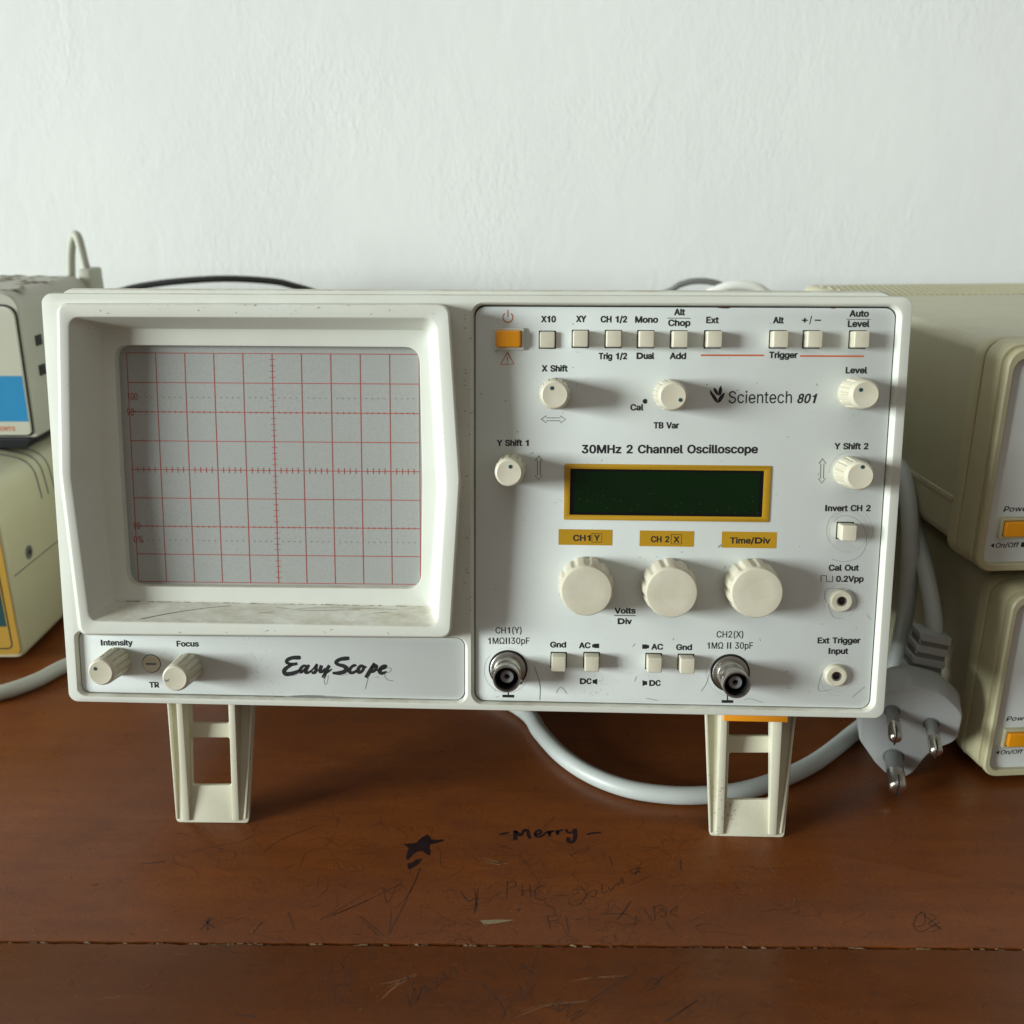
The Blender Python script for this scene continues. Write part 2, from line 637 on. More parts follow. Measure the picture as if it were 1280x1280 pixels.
def glyph(c):
    """one character: vertices, faces, advance; a few are drawn here in the plain grotesque form"""
    global CAPN
    if c in _cache:
        return _cache[c]
    if CAPN is None:
        CAPN = _glyph_raw('H')[0][:, 1].max()
    K = CAPN
    if c == 'I':
        r = (np.array([(.85, 0), (1.8, 0), (1.8, K), (.85, K)]), [(0, 1, 2, 3)], 2.65)
    elif c == '1':
        r = (np.array([(2.3, 0), (3.2, 0), (3.2, K), (2.55, K), (2.3, K * .88), (1.9, K * .82), (1.0, K * .79), (1.0, K * .70), (2.3, K * .70)]),
             [(0, 1, 2, 3, 4, 8), (4, 5, 6, 7, 8)], 4.6)
    elif c == 'D':
        o_ = [(.85, 0), (3.3, 0)] + [(3.3 + 3.0 * math.sin(t), K / 2 - K / 2 * math.cos(t)) for t in [k * math.pi / 14 for k in range(1, 14)]] + [(3.3, K), (.85, K)]
        n_ = [(1.8, .85), (3.3, .85)] + [(3.3 + 2.05 * math.sin(t), K / 2 - (K / 2 - .85) * math.cos(t)) for t in [k * math.pi / 14 for k in range(1, 14)]] + [(3.3, K - .85), (1.8, K - .85)]
        N = len(o_)
        r = (np.array(o_ + n_), [(k, (k + 1) % N, N + (k + 1) % N, N + k) for k in range(N)], 6.9)
    elif c == ' ':
        r = (np.zeros((0, 2)), [], 2.6)
    else:
        v, f = _glyph_raw(c)
        adv = _glyph_raw('H' + c + 'H')[0][:, 0].max() - _glyph_raw('HH')[0][:, 0].max()
        r = (v, f, adv)
    _cache[c] = r
    return r


def glyphs(s):
    V, Fc, x = [], [], 0.0
    for c in s:
        v, f, a = glyph(c)
        o = len(V)
        V += [(p[0] + x, p[1]) for p in v]
        Fc += [tuple(i + o for i in fc) for fc in f]
        x += a
    return np.array(V), Fc


CAPH = None


def text_into(mb, s, p0, p1, cap, plane, bold=0.0, shear=0.0):
    """set s between p0 and p1 (both on the baseline, mm); bold thickens the strokes by that many mm"""
    global CAPH
    if CAPH is None:
        CAPH = glyphs('H')[0][:, 1].max()
    v, f = glyphs(s)
    x0, x1 = v[:, 0].min(), v[:, 0].max()
    dx, dz = p1[0] - p0[0], p1[1] - p0[1]
    wid = math.hypot(dx, dz)
    sx = (wid - bold) / (x1 - x0)
    sy = (cap - bold * .7) / CAPH
    ux, uz = dx / wid, dz / wid
    sh = [(0, 0)]
    if bold > 0:
        b = bold / 2
        sh = [(b, 0), (-b, 0), (0, b * .7), (0, -b * .7), (b * .7, b * .5), (-b * .7, b * .5), (b * .7, -b * .5), (-b * .7, -b * .5), (0, 0)]
    for k, (ox, oy) in enumerate(sh):
        vs = []
        for x, y in v:
            yy = y * sy + oy + bold * .35
            xx = (x - x0) * sx + bold / 2 + ox + shear * yy
            vs.append(plane((p0[0] + ux * xx - uz * yy, p0[1] + uz * xx + ux * yy), k * 0.002))
        mb.add(vs, f)


# ================================================================== the setting
# wall
mb = MB()
mb.box(-2600, 2600, 690, 800, -900, 2300)
wall = mb.build('wall', WALLM)
tag(wall, 'white painted plaster wall with brushed texture behind the bench', 'wall', kind='structure')

# table: two planks visible with a rough seam between them
seam_a, seam_b = on_table(0, 1177), on_table(1280, 1186)
slope = (seam_b[1] - seam_a[1]) / (seam_b[0] - seam_a[0])


def seam_y(x):
    return seam_a[1] + slope * (x - seam_a[0])


table = empty('table', (0, 0.25, -0.03), 'brown varnished wooden bench top with pen marks and a rough plank seam', 'table')
TB_O = np.array([0, 250, -30])


def tpl(p, z=0.0):
    return (p[0] - TB_O[0], p[1] - TB_O[1], z - TB_O[2])


X0, X1 = -1100, 1100
GAP = 0.55


def plank(corners):
    n = len(corners)
    mb = MB()
    # subdivide the front edge a little so that it is not ruler-straight
    top = [tpl(c, 0) for c in corners]
    bot = [tpl(c, -28) for c in corners]
    mb.loft([bot, top], True, True)
    return mb.build('plank', WOOD, table, fix=True, bevel=0.35)


def jag(x0, x1, off, amp, step):
    pts, x = [], x0
    while x < x1:
        pts.append((x, seam_y(x) + off + random.uniform(-amp, amp)))
        x += step * random.uniform(.6, 1.4)
    pts.append((x1, seam_y(x1) + off))
    return pts


back_edge = jag(-260, 260, GAP, 0.22, 2.6)
front_edge = jag(-260, 260, -GAP, 0.22, 2.6)
plank([(X0, seam_y(X0) + GAP)] + back_edge + [(X1, seam_y(X1) + GAP), (X1, 688), (X0, 688)])
plank([(X0, -60), (X1, -60), (X1, seam_y(X1) - GAP)] + front_edge[::-1] + [(X0, seam_y(X0) - GAP)])
# dried filler and splinters left in the seam
SPL = mat('splinter', (0.20, 0.125, 0.07), 0.8, var=0.3, scale=500, bump=0.05)
mb = MB()
x = -240
while x < 240:
    w = random.uniform(.6, 3.0)
    if random.random() < .62:
        y = seam_y(x) + random.uniform(-.35, .35)
        t = random.uniform(.2, .5)
        z = random.uniform(-1.3, -.3)
        a = random.uniform(-.5, .5)
        mb.add([tpl((x, y - t + a), z), tpl((x + w, y - t), z), tpl((x + w, y + t), z), tpl((x, y + t + a), z),
                tpl((x + w * .4, y + a), z + .35), tpl((x + w * .7, y), z + .35)],
               [(0, 1, 5, 4), (1, 2, 5), (2, 3, 4, 5), (3, 0, 4)])
    x += w * random.uniform(.55, 1.1)
tag(mb.build('seam_splinters', SPL, table, fix=False), kind='stuff')
mb = MB()
mb.box(-1100, 1100, seam_y(0) - 12 - TB_O[1], seam_y(0) + 12 - TB_O[1], 2, 26)
mb.v = [(v[0], v[1] + slope * v[0], v[2]) for v in mb.v]
mb.build('joint_batten', DARK, table)

# ---- pen marks and scratches on the table (pixels of the photograph taken down onto the table top)
PURPLE = mat('purple_ink', (0.014, 0.003, 0.006), 0.45, var=0.2, scale=300, bump=0)
SCR_D = mat('dark_scratch', (0.040, 0.016, 0.008), 0.6, var=0, bump=0)
SCR_M = mat('brown_scratch', (0.070, 0.024, 0.009), 0.6, var=0, bump=0)
SCR_L = mat('pale_scratch', (0.20, 0.09, 0.034), 0.7, var=0, bump=0)
SCR_G = mat('grey_scratch', (0.25, 0.19, 0.11), 0.7, var=0, bump=0)


def tpix(pts):
    return [tuple(on_table(*p)[:2]) for p in pts]


def smooth(pts, sub=5):
    P = [Vector(p) for p in pts]
    out = []
    for i in range(len(P) - 1):
        p0 = P[i - 1] if i else P[i]
        p3 = P[i + 2] if i + 2 < len(P) else P[i + 1]
        for s in range(sub):
            t = s / sub
            out.append(tuple(0.5 * ((2 * P[i]) + (P[i + 1] - p0) * t + (2 * p0 - 5 * P[i] + 4 * P[i + 1] - p3) * t * t + (3 * P[i] - p0 - 3 * P[i + 1] + p3) * t ** 3)))
    out.append(tuple(P[-1]))
    return out


def tstroke(mb, pts, w, z=0.05, sm=True, taper=False):
    q = tpix(pts)
    if sm and len(q) > 2:
        q = smooth(q)
    if taper:
        n = len(q)
        w = [w * (0.25 + 0.75 * math.sin(math.pi * (i + .3) / (n + .6))) for i in range(n)]
    mb.ribbon(q, w, lambda p: tpl(p, z))


mb = MB()
z8 = lambda pts: [(600 + a / 8, 1020 + b / 8) for a, b in pts]
for st, w in (([(195, 185), (245, 175), (285, 165)], 1.0), ([(1070, 185), (1130, 172), (1205, 168)], 1.0),
              ([(350, 245), (352, 190), (348, 148)], 1.5), ([(350, 148), (375, 170), (405, 195), (430, 160), (445, 138)], 1.2),
              ([(445, 138), (475, 150), (485, 190), (500, 225)], 1.4),
              ([(550, 185), (590, 180), (610, 160), (595, 142), (565, 155), (548, 185), (570, 208), (605, 205), (635, 188)], 1.1),
              ([(635, 188), (660, 165), (685, 158)], .8), ([(688, 150), (692, 178), (694, 206)], 1.1), ([(693, 178), (712, 154), (742, 152)], 1.1),
              ([(768, 142), (772, 170), (775, 192)], 1.1), ([(774, 172), (795, 148), (828, 140)], 1.1), ([(858, 132), (868, 155), (895, 170), (930, 158)], 1.1),
              ([(945, 128), (952, 180), (940, 245), (905, 265), (880, 245), (890, 215)], 1.5)):
    tstroke(mb, z8(st), w)
mb.build('ink_writing', PURPLE, table, fix=False)
mb = MB()
z16 = lambda pts: [(490 + a / 16, 1030 + b / 16) for a, b in pts]
for poly in ([(225, 400), (500, 380), (520, 340), (600, 265), (640, 250), (700, 205), (725, 240), (770, 265), (760, 300),
              (850, 320), (1000, 305), (1030, 330), (1000, 355), (880, 385), (760, 410), (750, 480), (770, 540), (760, 625), (700, 610),
              (610, 545), (520, 545), (420, 610), (330, 710), (280, 710), (300, 560), (340, 490), (290, 450)],
             [(300, 800), (400, 770), (490, 705), (605, 695), (560, 760), (500, 830), (420, 870), (330, 915), (320, 850)]):
    q = tpix(z16(poly))
    mb.add([tpl(p, .05) for p in q], [tuple(range(len(q)))])
mb.build('ink_star', PURPLE, table, fix=False)

mbD, mbM, mbL, mbG = MB(), MB(), MB(), MB()
z4 = lambda pts: [(560 + a / 4, 1060 + b / 4) for a, b in pts]
# half-worn pen writing
for st in ([(295, 165), (293, 250)], [(293, 175), (330, 165), (335, 190), (295, 205)], [(368, 185), (372, 240)], [(372, 215), (410, 205)], [(408, 180), (414, 250)],
           [(485, 185), (445, 200), (432, 235), (460, 262), (490, 250)], [(530, 240), (600, 236)],
           [(620, 215), (640, 205), (650, 225), (625, 235)], [(660, 190), (690, 230), (665, 275), (625, 288), (600, 265)], [(690, 240), (715, 215), (740, 215), (735, 240), (710, 242)],
           [(770, 180), (770, 225), (800, 215)], [(800, 195), (815, 215), (835, 185), (850, 180)], [(845, 170), (855, 190), (870, 150), (878, 180)],
           [(495, 335), (512, 405)], [(497, 345), (545, 335)], [(505, 370), (545, 360)], [(590, 345), (598, 400)], [(560, 335), (566, 345)], [(635, 360), (675, 352)],
           [(1030, 290), (1035, 360)], [(1025, 300), (1060, 285), (1075, 305), (1040, 330)], [(1090, 295), (1085, 345), (1060, 340)], [(1150, 290), (1110, 320), (1150, 345)], [(1110, 318), (1140, 312)]):
    tstroke(mbD, z4(st), .26)
for st in ([(805, 40), (822, 90)], [(1160, 55), (1162, 108)], [(905, 105), (925, 130), (945, 120), (965, 125)], [(770, 328), (895, 330)], [(840, 360), (870, 330), (915, 265)], [(915, 110), (960, 100), (930, 135)],
           [(60, 215), (100, 265), (140, 250)], [(130, 200), (140, 260), (130, 330)], [(150, 200), (140, 310)], [(345, 305), (355, 318)]):
    tstroke(mbD, z4(st), .42, taper=True)
for st in ([(910, 185), (1015, 140)], [(940, 340), (935, 390)], [(975, 300), (1020, 365)], [(1090, 370), (1125, 415)], [(830, 435), (842, 470)]):
    tstroke(mbM, z4(st), .35)
q = tpix(z4([(160, 362), (250, 358), (335, 360), (250, 376), (180, 385)]))
mbG.add([tpl(p, .05) for p in q], [tuple(range(len(q)))])
for st in ([(170, 50), (290, 80)], [(180, 70), (260, 85)]):
    tstroke(mbG, z4(st), .3, taper=True)
# longer scrawls along the front plank (zoom of 400..900 x 1000..1280, factor 2.56)
z256 = lambda pts: [(400 + a / 2.56, 1000 + b / 2.56) for a, b in pts]
for st in ([(190, 590), (240, 580), (300, 560)], [(195, 640), (240, 600), (300, 560)], [(800, 580), (880, 568), (990, 568)], [(620, 700), (720, 660), (860, 645)], [(210, 605), (270, 575), (310, 556)]):
    tstroke(mbL, z256(st), .32, taper=True)
for st in ([(575, 470), (610, 540), (650, 620)], [(700, 480), (670, 560), (650, 640)], [(725, 535), (690, 580), (655, 630)], [(550, 560), (600, 600), (650, 640)],
           [(420, 650), (520, 640), (650, 640)], [(350, 570), (430, 575), (500, 585), (560, 620), (590, 680), (575, 715)], [(990, 570), (900, 630), (850, 665)],
           [(1205, 640), (1110, 710)], [(95, 530), (95, 580), (80, 610)], [(50, 600), (60, 640), (110, 650)], [(40, 530), (20, 580)], [(180, 560), (140, 620)],
           [(160, 290), (60, 350), (0, 380)], [(320, 220), (290, 290), (240, 350)], [(120, 370), (185, 435)], [(230, 340), (220, 435)], [(165, 300), (200, 280), (215, 330), (250, 270), (280, 290)],
           [(410, 650), (440, 700)], [(530, 550), (560, 580)], [(1050, 620), (1090, 570), (1140, 540)], [(1040, 575), (1070, 590), (1100, 560)], [(730, 660), (850, 650)]):
    tstroke(mbM, z256(st), .27, taper=True)
for st in ([(270, 600), (290, 650), (300, 600), (310, 640), (330, 590), (345, 620), (360, 580), (385, 590), (395, 550), (410, 575), (425, 535), (440, 560)],
           [(280, 640), (300, 655), (330, 600)], [(740, 660), (770, 640), (760, 680), (800, 650), (790, 695), (840, 670), (800, 710), (850, 680)], [(455, 515), (465, 550)],
           [(640, 600), (655, 640), (690, 590)]):
    tstroke(mbD, z256(st), .24)
# ring-shaped doodle on the right and marks on the left
zr = lambda pts: [(640 + a / 2, 860 + b / 2) for a, b in pts]
for st in ([(1010, 570), (1030, 560), (1030, 590), (1005, 595), (1010, 570)], [(1045, 565), (1060, 575), (1040, 590), (1070, 600), (1045, 610)], [(1000, 590), (1020, 610), (1070, 585)], [(1020, 560), (1075, 605)]):
    tstroke(mbM, zr(st), .34)
for st in ([(1030, 300), (1110, 330), (1190, 350)], [(600, 385), (640, 440), (665, 475)], [(1110, 525), (1140, 580), (1165, 620)], [(150, 735), (220, 722), (295, 720)], [(20, 810), (90, 790), (190, 782)]):
    tstroke(mbL, zr(st), .22, taper=True)
for st in ([(290, 720), (240, 750), (190, 785)], [(465, 780), (380, 835)], [(330, 750), (350, 725), (370, 740), (340, 755)], [(900, 760), (915, 766)], [(20, 690), (60, 720)]):
    tstroke(mbD, zr(st), .35)
zl = lambda pts: [(a / 2, 860 + b / 2) for a, b in pts]
for st in ([(355, 440), (412, 434)], [(500, 605), (530, 575)], [(510, 580), (535, 600)], [(520, 572), (518, 605)], [(630, 615), (655, 585)], [(585, 815), (640, 822)], [(230, 495), (245, 490)]):
    tstroke(mbD, zl(st), .55, taper=True)
for st in ([(480, 410), (520, 400), (560, 390), (600, 385), (640, 365)], [(660, 410), (700, 380), (790, 345)], [(720, 560), (735, 605)], [(800, 580), (900, 540), (1000, 490)], [(830, 570), (920, 530)],
           [(900, 570), (960, 620)], [(1050, 450), (1020, 520), (975, 610)], [(395, 720), (415, 690)], [(560, 400), (545, 408), (575, 412)], [(1200, 735), (1260, 800), (1255, 825)]):
    tstroke(mbM, zl(st), .32)
for st in ([(30, 372), (100, 372)], [(1200, 430), (1275, 440)], [(955, 775), (1000, 735), (1035, 715)], [(975, 740), (1040, 720)], [(230, 780), (300, 772)]):
    tstroke(mbL, zl(st), .28, taper=True)
rng = random.Random(5)
for k in range(330):                     # faint curling scrawls, thickest in the middle of the bench
    px, py = rng.gauss(660, 210), rng.uniform(1030, 1275)
    a, r_ = rng.uniform(0, 6.28), rng.uniform(3, 16)
    pts = []
    for q in range(rng.randint(4, 8)):
        pts.append((px, py))
        a += rng.gauss(0.2, .8)
        px += math.cos(a) * r_
        py -= math.sin(a) * r_ * .6
    tstroke(mbM if rng.random() < .8 else mbD, pts, rng.uniform(.08, .17), taper=True)
for k in range(380):                     # short random nicks all over
    px, py = rng.uniform(-30, 1310), rng.uniform(905, 1285)
    a = rng.gauss(0.4, 1.0)
    ln = rng.expovariate(1 / 6) + 1.5
    pts = [(px, py), (px + math.cos(a) * ln * .5 + rng.uniform(-1, 1), py - math.sin(a) * ln * .3 + rng.uniform(-1, 1)), (px + math.cos(a) * ln, py - math.sin(a) * ln * .6)]
    d = rng.random()
    tstroke(mbL if d < .12 else (mbM if d < .8 else mbD), pts, rng.uniform(.10, .22), taper=True)
for mbx, mt in ((mbD, SCR_D), (mbM, SCR_M), (mbL, SCR_L), (mbG, SCR_G)):
    tag(mbx.build('scratch_marks', mt, table, fix=False), kind='stuff')

# ================================================================== the oscilloscope
scope = empty('oscilloscope', tuple(SC_O), 'large grey two-channel oscilloscope with square grid screen, propped up on two front legs', 'oscilloscope')
mw = Matrix([[*SC_M[i], SC_O[i]] for i in range(3)] + [[0, 0, 0, 1]])
scope.matrix_world = mw
scope.rotation_euler = mw.to_euler()
scope.location = SC_O
HW, HT = 145.0, 144.6
PD = -1.8                               # depth of the printed panels

# case: cover and lower shell
mb = MB()
for (x0, z0, x1, z1, r) in ((-142.6, 2.2, 142.6, 146.3, 7.5),):
    lp = rrect(x0, z0, x1, z1, r, 8)
    mb.loft([at(rrect(x0 + 4, z0 + 3, x1 - 4, z1 - 4, r - 2, 8), -3.2), at(rrect(x0 + .7, z0 + .7, x1 - .7, z1 - .7, r - .7, 8), -3.2), at(lp, -4.2), at(lp, -298), at(rrect(x0 + 3, z0 + 3, x1 - 3, z1 - 3, r - 2, 8), -300)], False, True)
case = mb.build('case', PL, scope)

# front bezel ---------------------------------------------------
panel_r = (1.9, 2.85, 140.5, 140.6)
low_r = (-141.1, 2.9, -2.1, 25.6)


def back_d(r):
    return rrect(*r, 3.4, 6)


def inset(l, r_, b_, t, rad):
    return rrect(-HW + l, b_, HW - r_, HT - t, rad, 6)


mb = MB()
mb.loft([at(inset(-.5, -.3, -.3, .5, 3.5), -9.5), at(inset(-1.1, -.8, -.8, 0, 3.8), -9.0), at(inset(-1.1, -.8, -.8, 0, 3.8), -2.6), at(inset(-.95, -.6, -.6, .2, 3.6), -1.3),
         at(inset(-.6, -.2, -.2, .5, 3.3), -.45), at(inset(2.9, 2.3, .9, 2.2, 2.2), 0.0)], False, False)
hood_base = rpoly([F(71, 379, 0), F(562, 379, 0), F(577, 600, 0), F(564, 798, 0), F(99, 794, 0), F(74, 592, 0)], [4, 5, 22, 5, 4, 22])
p_open = rrect(panel_r[0] - 1.5, panel_r[1] - 1.0, panel_r[2] + 1.7, panel_r[3] + 1.3, 4.4, 6)
p_in = rrect(panel_r[0] - .4, panel_r[1] - .32, panel_r[2] + .4, panel_r[3] + .48, 3.4, 6)
l_open = rrect(low_r[0] - 1.4, low_r[1] - 1.0, low_r[2] + 1.4, low_r[3] + 1.0, 4.0, 6)
l_in = rrect(low_r[0] - .3, low_r[1] - .3, low_r[2] + .3, low_r[3] + .3, 3.0, 6)
mb.plate([inset(2.9, 2.3, .9, 2.2, 2.2), p_open, l_open, grow(hood_base, -2.0)], 0, 0)
for a, b_ in ((p_open, p_in), (l_open, l_in)):
    mid = [((p[0] * .42 + q[0] * .58), (p[1] * .42 + q[1] * .58)) for p, q in zip(a, b_)]
    mb.loft([at(a, 0), at(mid, -.45), at(b_, PD + .25), at(b_, PD - 1.4)])
bezel = mb.build('front_bezel', PL, scope, angle=28)
mb = MB()                                # dark backing seen in the joints round the panels
mb.add(at(grow(p_in, 1.0), PD - 1.3) + at(grow(l_in, 1.0), PD - 1.3), [tuple(range(28)), tuple(range(28, 56))])
mb.build('joint_backing', DARK, scope)

# screen hood ---------------------------------------------------
HD = 12.0
outer = rpoly([F(72, 379.5, HD), F(561, 380.5, HD), F(575, 600, HD), F(563, 797, HD), F(101, 793, HD), F(76, 592, HD)], [3.4, 4, 22, 4, 3.4, 22])
rim = rpoly([F(86, 396.5, HD), F(544.5, 398, HD), F(556.5, 608, HD), F(546, 783, HD), F(112, 776, HD), F(88.5, 596, HD)], [3.8, 4.5, 30, 4, 3.0, 30])
inner = rpoly([F(126, 410.5, 0), F(535.8, 412.5, 0), F(547.5, 615, 0), F(537.5, 757.5, 0), F(143, 750.5, 0), F(126, 600, 0)], [2.4, 3, 30, 2.4, 2.0, 30])
opening = rpoly([F(142, 431.5, 0), F(523.8, 434, 0), F(527.8, 600, 0), F(526, 736, 0), F(159, 732.5, 0), F(150.2, 590, 0)], [5.2, 5.2, 60, 5.2, 5.2, 60])
inner_r = grow(inner, -1.0)
mb = MB()
mb.loft([at(hood_base, -.6), at(hood_base, 0.0), at(outer, HD - .6), at(grow(outer, -.15), HD - .17), at(grow(outer, -.5), HD), at(grow(rim, .8), HD), at(grow(rim, .2), HD - .25), at(grow(rim, -.2), HD - .9),
         at(grow(inner, .25), .9), at(inner, .35), at(grow(inner, -.8), 0), at(grow(opening, .5), 0), at(grow(opening, .1), -.15), at(opening, -.6), at(opening, -7)])
hood = mb.build('screen_hood', PL, scope, angle=24)

# dirt in the lower crease of the hood and scratches on its floor
GRIMEB = mat('brown_grime', (0.16, 0.135, 0.09), 0.8, var=0.2, scale=300, bump=0)
mb = MB()
rng = random.Random(17)
for k in range(70):
    px = 146 + 388 * k / 70
    if rng.random() < .25:
        continue
    py = 751.3 + 7.0 * (px - 143) / 394 + rng.uniform(-.4, .8)
    mb.ribbon([F(px, py, .5), F(px + rng.uniform(3, 8), py + .12 + rng.uniform(-.2, .2), .5)], rng.uniform(.1, .38), lambda p: (p[0], -.62, p[1]))


def floor_pt(u, t):                       # u along the floor, t 0 at the back .. 1 at the rim
    x_ = -118 + 100 * u
    z0_ = F(340, 754.5, 0)[1]
    z1_ = F(340, 779.5, HD)[1]
    return (x_, -(.9 + (HD - 1.8) * t), z0_ + (z1_ - z0_) * (.05 + .9 * t) + .14)


for pts, w in (([(.05, .95), (.14, .6), (.24, .3), (.34, .1)], .3), ([(.5, .15), (.62, .3), (.8, .2)], .16), ([(.58, .2), (.7, .12), (.93, .16)], .16), ([(.45, .5), (.5, .42)], .2), ([(.85, .4), (.9, .32)], .2)):
    q = smooth(pts, 6)
    mb.add([floor_pt(a_, b_) for a_, b_ in q] + [floor_pt(a_ + .001, b_ + w * .09) for a_, b_ in q], [(k, k + 1, len(q) + k + 1, len(q) + k) for k in range(len(q) - 1)])
o = mb.build('crease_grime', GRIMEB, hood, fix=False)
o['kind'] = 'stuff'

# screen with its printed graticule
SD = -3.2
mb = MB()
n_ = 20
gx0, gx1 = F(120, 700, SD)[0] - 4, F(540, 600, SD)[0] + 3
gz0, gz1 = F(340, 745, SD)[1], F(340, 420, SD)[1]
vs, fs = [], []
for j in range(n_ + 1):
    for i in range(n_ + 1):
        u, w = i / n_, j / n_
        vs.append((gx0 + (gx1 - gx0) * u, -(SD - 0.4 * ((2 * u - 1) ** 2 + (2 * w - 1) ** 2)), gz0 + (gz1 - gz0) * w))
for j in range(n_):
    for i in range(n_):
        a = j * (n_ + 1) + i
        fs.append((a, a + 1, a + n_ + 2, a + n_ + 1))
mb.add(vs, fs)
screen = mb.build('screen', SCREENM, scope)


def on_screen(p, e=0.0):
    u = (p[0] - gx0) / (gx1 - gx0) * 2 - 1
    w = (p[1] - gz0) / (gz1 - gz0) * 2 - 1
    return (p[0], -(SD - 0.4 * (u * u + w * w) + .07 + e), p[1])


cTL, cTR, cBL, cBR = (np.array(F(*p, SD)) for p in ((157.5, 441), (523.6, 443), (172.7, 727), (525.6, 731)))


def gr(i, j):                            # i 0..10, j 0..8 from the top
    a = cTL + (cTR - cTL) * i / 10
    b_ = cBL + (cBR - cBL) * i / 10
    return tuple(a + (b_ - a) * j / 8)


mb, mg = MB(), MB()
LW = .26


def gl(m_, a, b_, w=LW, n=8, e=0.0):
    m_.ribbon([(a[0] + (b_[0] - a[0]) * k / n, a[1] + (b_[1] - a[1]) * k / n) for k in range(n + 1)], w, lambda p: on_screen(p, e))


for i in range(11):
    gl(mb, gr(i, 0), gr(i, 8), LW)
for j in range(9):
    gl(mb, gr(0, j), gr(10, j), LW, e=.004)
for i in range(50):
    f_ = i / 5
    gl(mb, gr(f_, 3.90), gr(f_, 4.10), .22, 1, .008)
    for j, h in ((2, .035), (6, .035)):
        gl(mb, gr(f_, j - h), gr(f_, j + h), .24, 1, .008)
    for j in (1.5, 6.5):
        gl(mg, gr(f_, j - .018), gr(f_, j + .018), .30, 1, .008)
for j in range(40):
    gl(mb, gr(4.91, j / 5), gr(5.09, j / 5), .22, 1, .008)
for s, px, py, w in (('100', 159, 500, 13), ('90', 158.5, 519.5, 9), ('10', 166.5, 661.5, 8.5), ('0%', 167, 678.5, 12)):
    text_into(mb, s, F(px, py, SD), F(px + w, py, SD), 2.4, lambda p, e=0: on_screen(p, .012 + e), .08)
mb.build('graticule', GRAT, screen, fix=False)
mg.build('dotted_graticule', GRAT_GREY, screen, fix=False)

# printed panels --------------------------------------------------
# holes are not cut: buttons stand in dark wells that are plates of their own
mb = MB()
mb.plate([back_d(panel_r)], PD - 1.0, PD, .12, 1)
cpanel = mb.build('control_panel', PANEL, scope)
mb = MB()
mb.plate([rrect(*low_r, 3.0, 6)], PD - 1.0, PD, .12, 1)
lpanel = mb.build('lower_panel', PANEL, scope)


def on_panel(p, e=0.0):
    return (p[0], -(PD + .035 + e), p[1])


def P(px, py):
    return F(px, py, PD)


PX = 0.2845                              # mm per pixel of the photograph on the panel


def label(mb, s, x0, x1, base, cap=7.7, bold=.31, shear=0.0):
    text_into(mb, s, P(x0, base), P(x1, base), cap * PX, on_panel, bold, shear)


def rule(mb, pts, w, e=.0):
    mb.ribbon([P(*p) for p in pts], w, lambda p: on_panel(p, e))


def fillpoly(mb, pts, e=0.0):
    mb.add([on_panel(P(*p), e) for p in pts], [tuple(range(len(pts)))])


mb = MB()
for t in (('X10', 676.3, 694.9, 403), ('XY', 720, 732.7, 402.8), ('CH 1/2', 750.6, 783.9, 403.2), ('Mono', 793.7, 822.5, 403.6), ('Alt', 842.5, 856.2, 394.2),
          ('Chop', 835, 863, 407.7), ('Ext', 882.5, 898.4, 404.2), ('Alt', 966, 979.6, 404.4), ('Auto', 1061.5, 1086, 396.1), ('Level', 1059.5, 1086.8, 408.9),
          ('Trig 1/2', 748, 783.9, 449.2), ('Dual', 795.5, 817.9, 448.9), ('Add', 837, 857.6, 449), ('Trigger', 961, 997, 447.8),
          ('X Shift', 677, 709.6, 464.6), ('Cal', 787.8, 804.4, 513.2), ('TB Var', 816.7, 848.8, 535.7), ('Level', 1056.8, 1083.9, 466.9),
          ('Y Shift 1', 620.9, 661, 557.6), ('Y Shift 2', 1042.8, 1085.4, 561.8), ('Invert CH 2', 1031.2, 1088.2, 639.1), ('Cal Out', 1035.6, 1073.5, 713.5),
          ('0.2Vpp', 1044.8, 1079.5, 727.4), ('Ext Trigger', 1021.8, 1075.6, 804.3), ('Input', 1035.4, 1060.2, 817.5),
          ('Gnd', 687.6, 707.7, 809.5), ('AC', 723.6, 738.1, 810.4), ('DC', 724.8, 739.5, 855.2), ('AC', 814, 828.9, 812.2), ('DC', 811.4, 825.8, 857.5), ('Gnd', 845, 865, 812.7),
          ('Volts', 768, 794.5, 767.1), ('Div', 772, 789.8, 780.3)):
    label(mb, *t)
label(mb, '30MHz 2 Channel Oscilloscope', 727, 947.3, 566.8, 10.4, .36)
label(mb, '+', 1002, 1009.5, 403.6, 7.5, .3)
label(mb, '/', 1011.5, 1014.5, 404, 8, .1)
label(mb, '−', 1018, 1026, 403.6, 7.5, .3)
label(mb, 'Scientech', 910.5, 989.6, 504, 14.2, .05)
label(mb, '801', 995.6, 1018.6, 504, 11.2, .30, .22)
for s, x0, x1, b_ in (('CH1(Y)', 619.4, 652, 791.8), ('1MΩII30pF', 610, 662, 804.9), ('CH2(X)', 895.6, 929, 796.9), ('1MΩ II 30pF', 883.8, 941, 810.9)):
    label(mb, s, x0, x1, b_, 8.2, .09)
for pts, w in (([(833.8, 397.6), (863.3, 397.9)], .2), ([(1058, 399.1), (1088.3, 399.3)], .2), ([(767.6, 769.3), (794.4, 769.5)], .26),
               ([(1026.3, 726.8), (1026.3, 719.5), (1033, 719.6), (1033, 727), (1040.8, 727), (1040.8, 719.8)], .3)):
    rule(mb, pts, w)
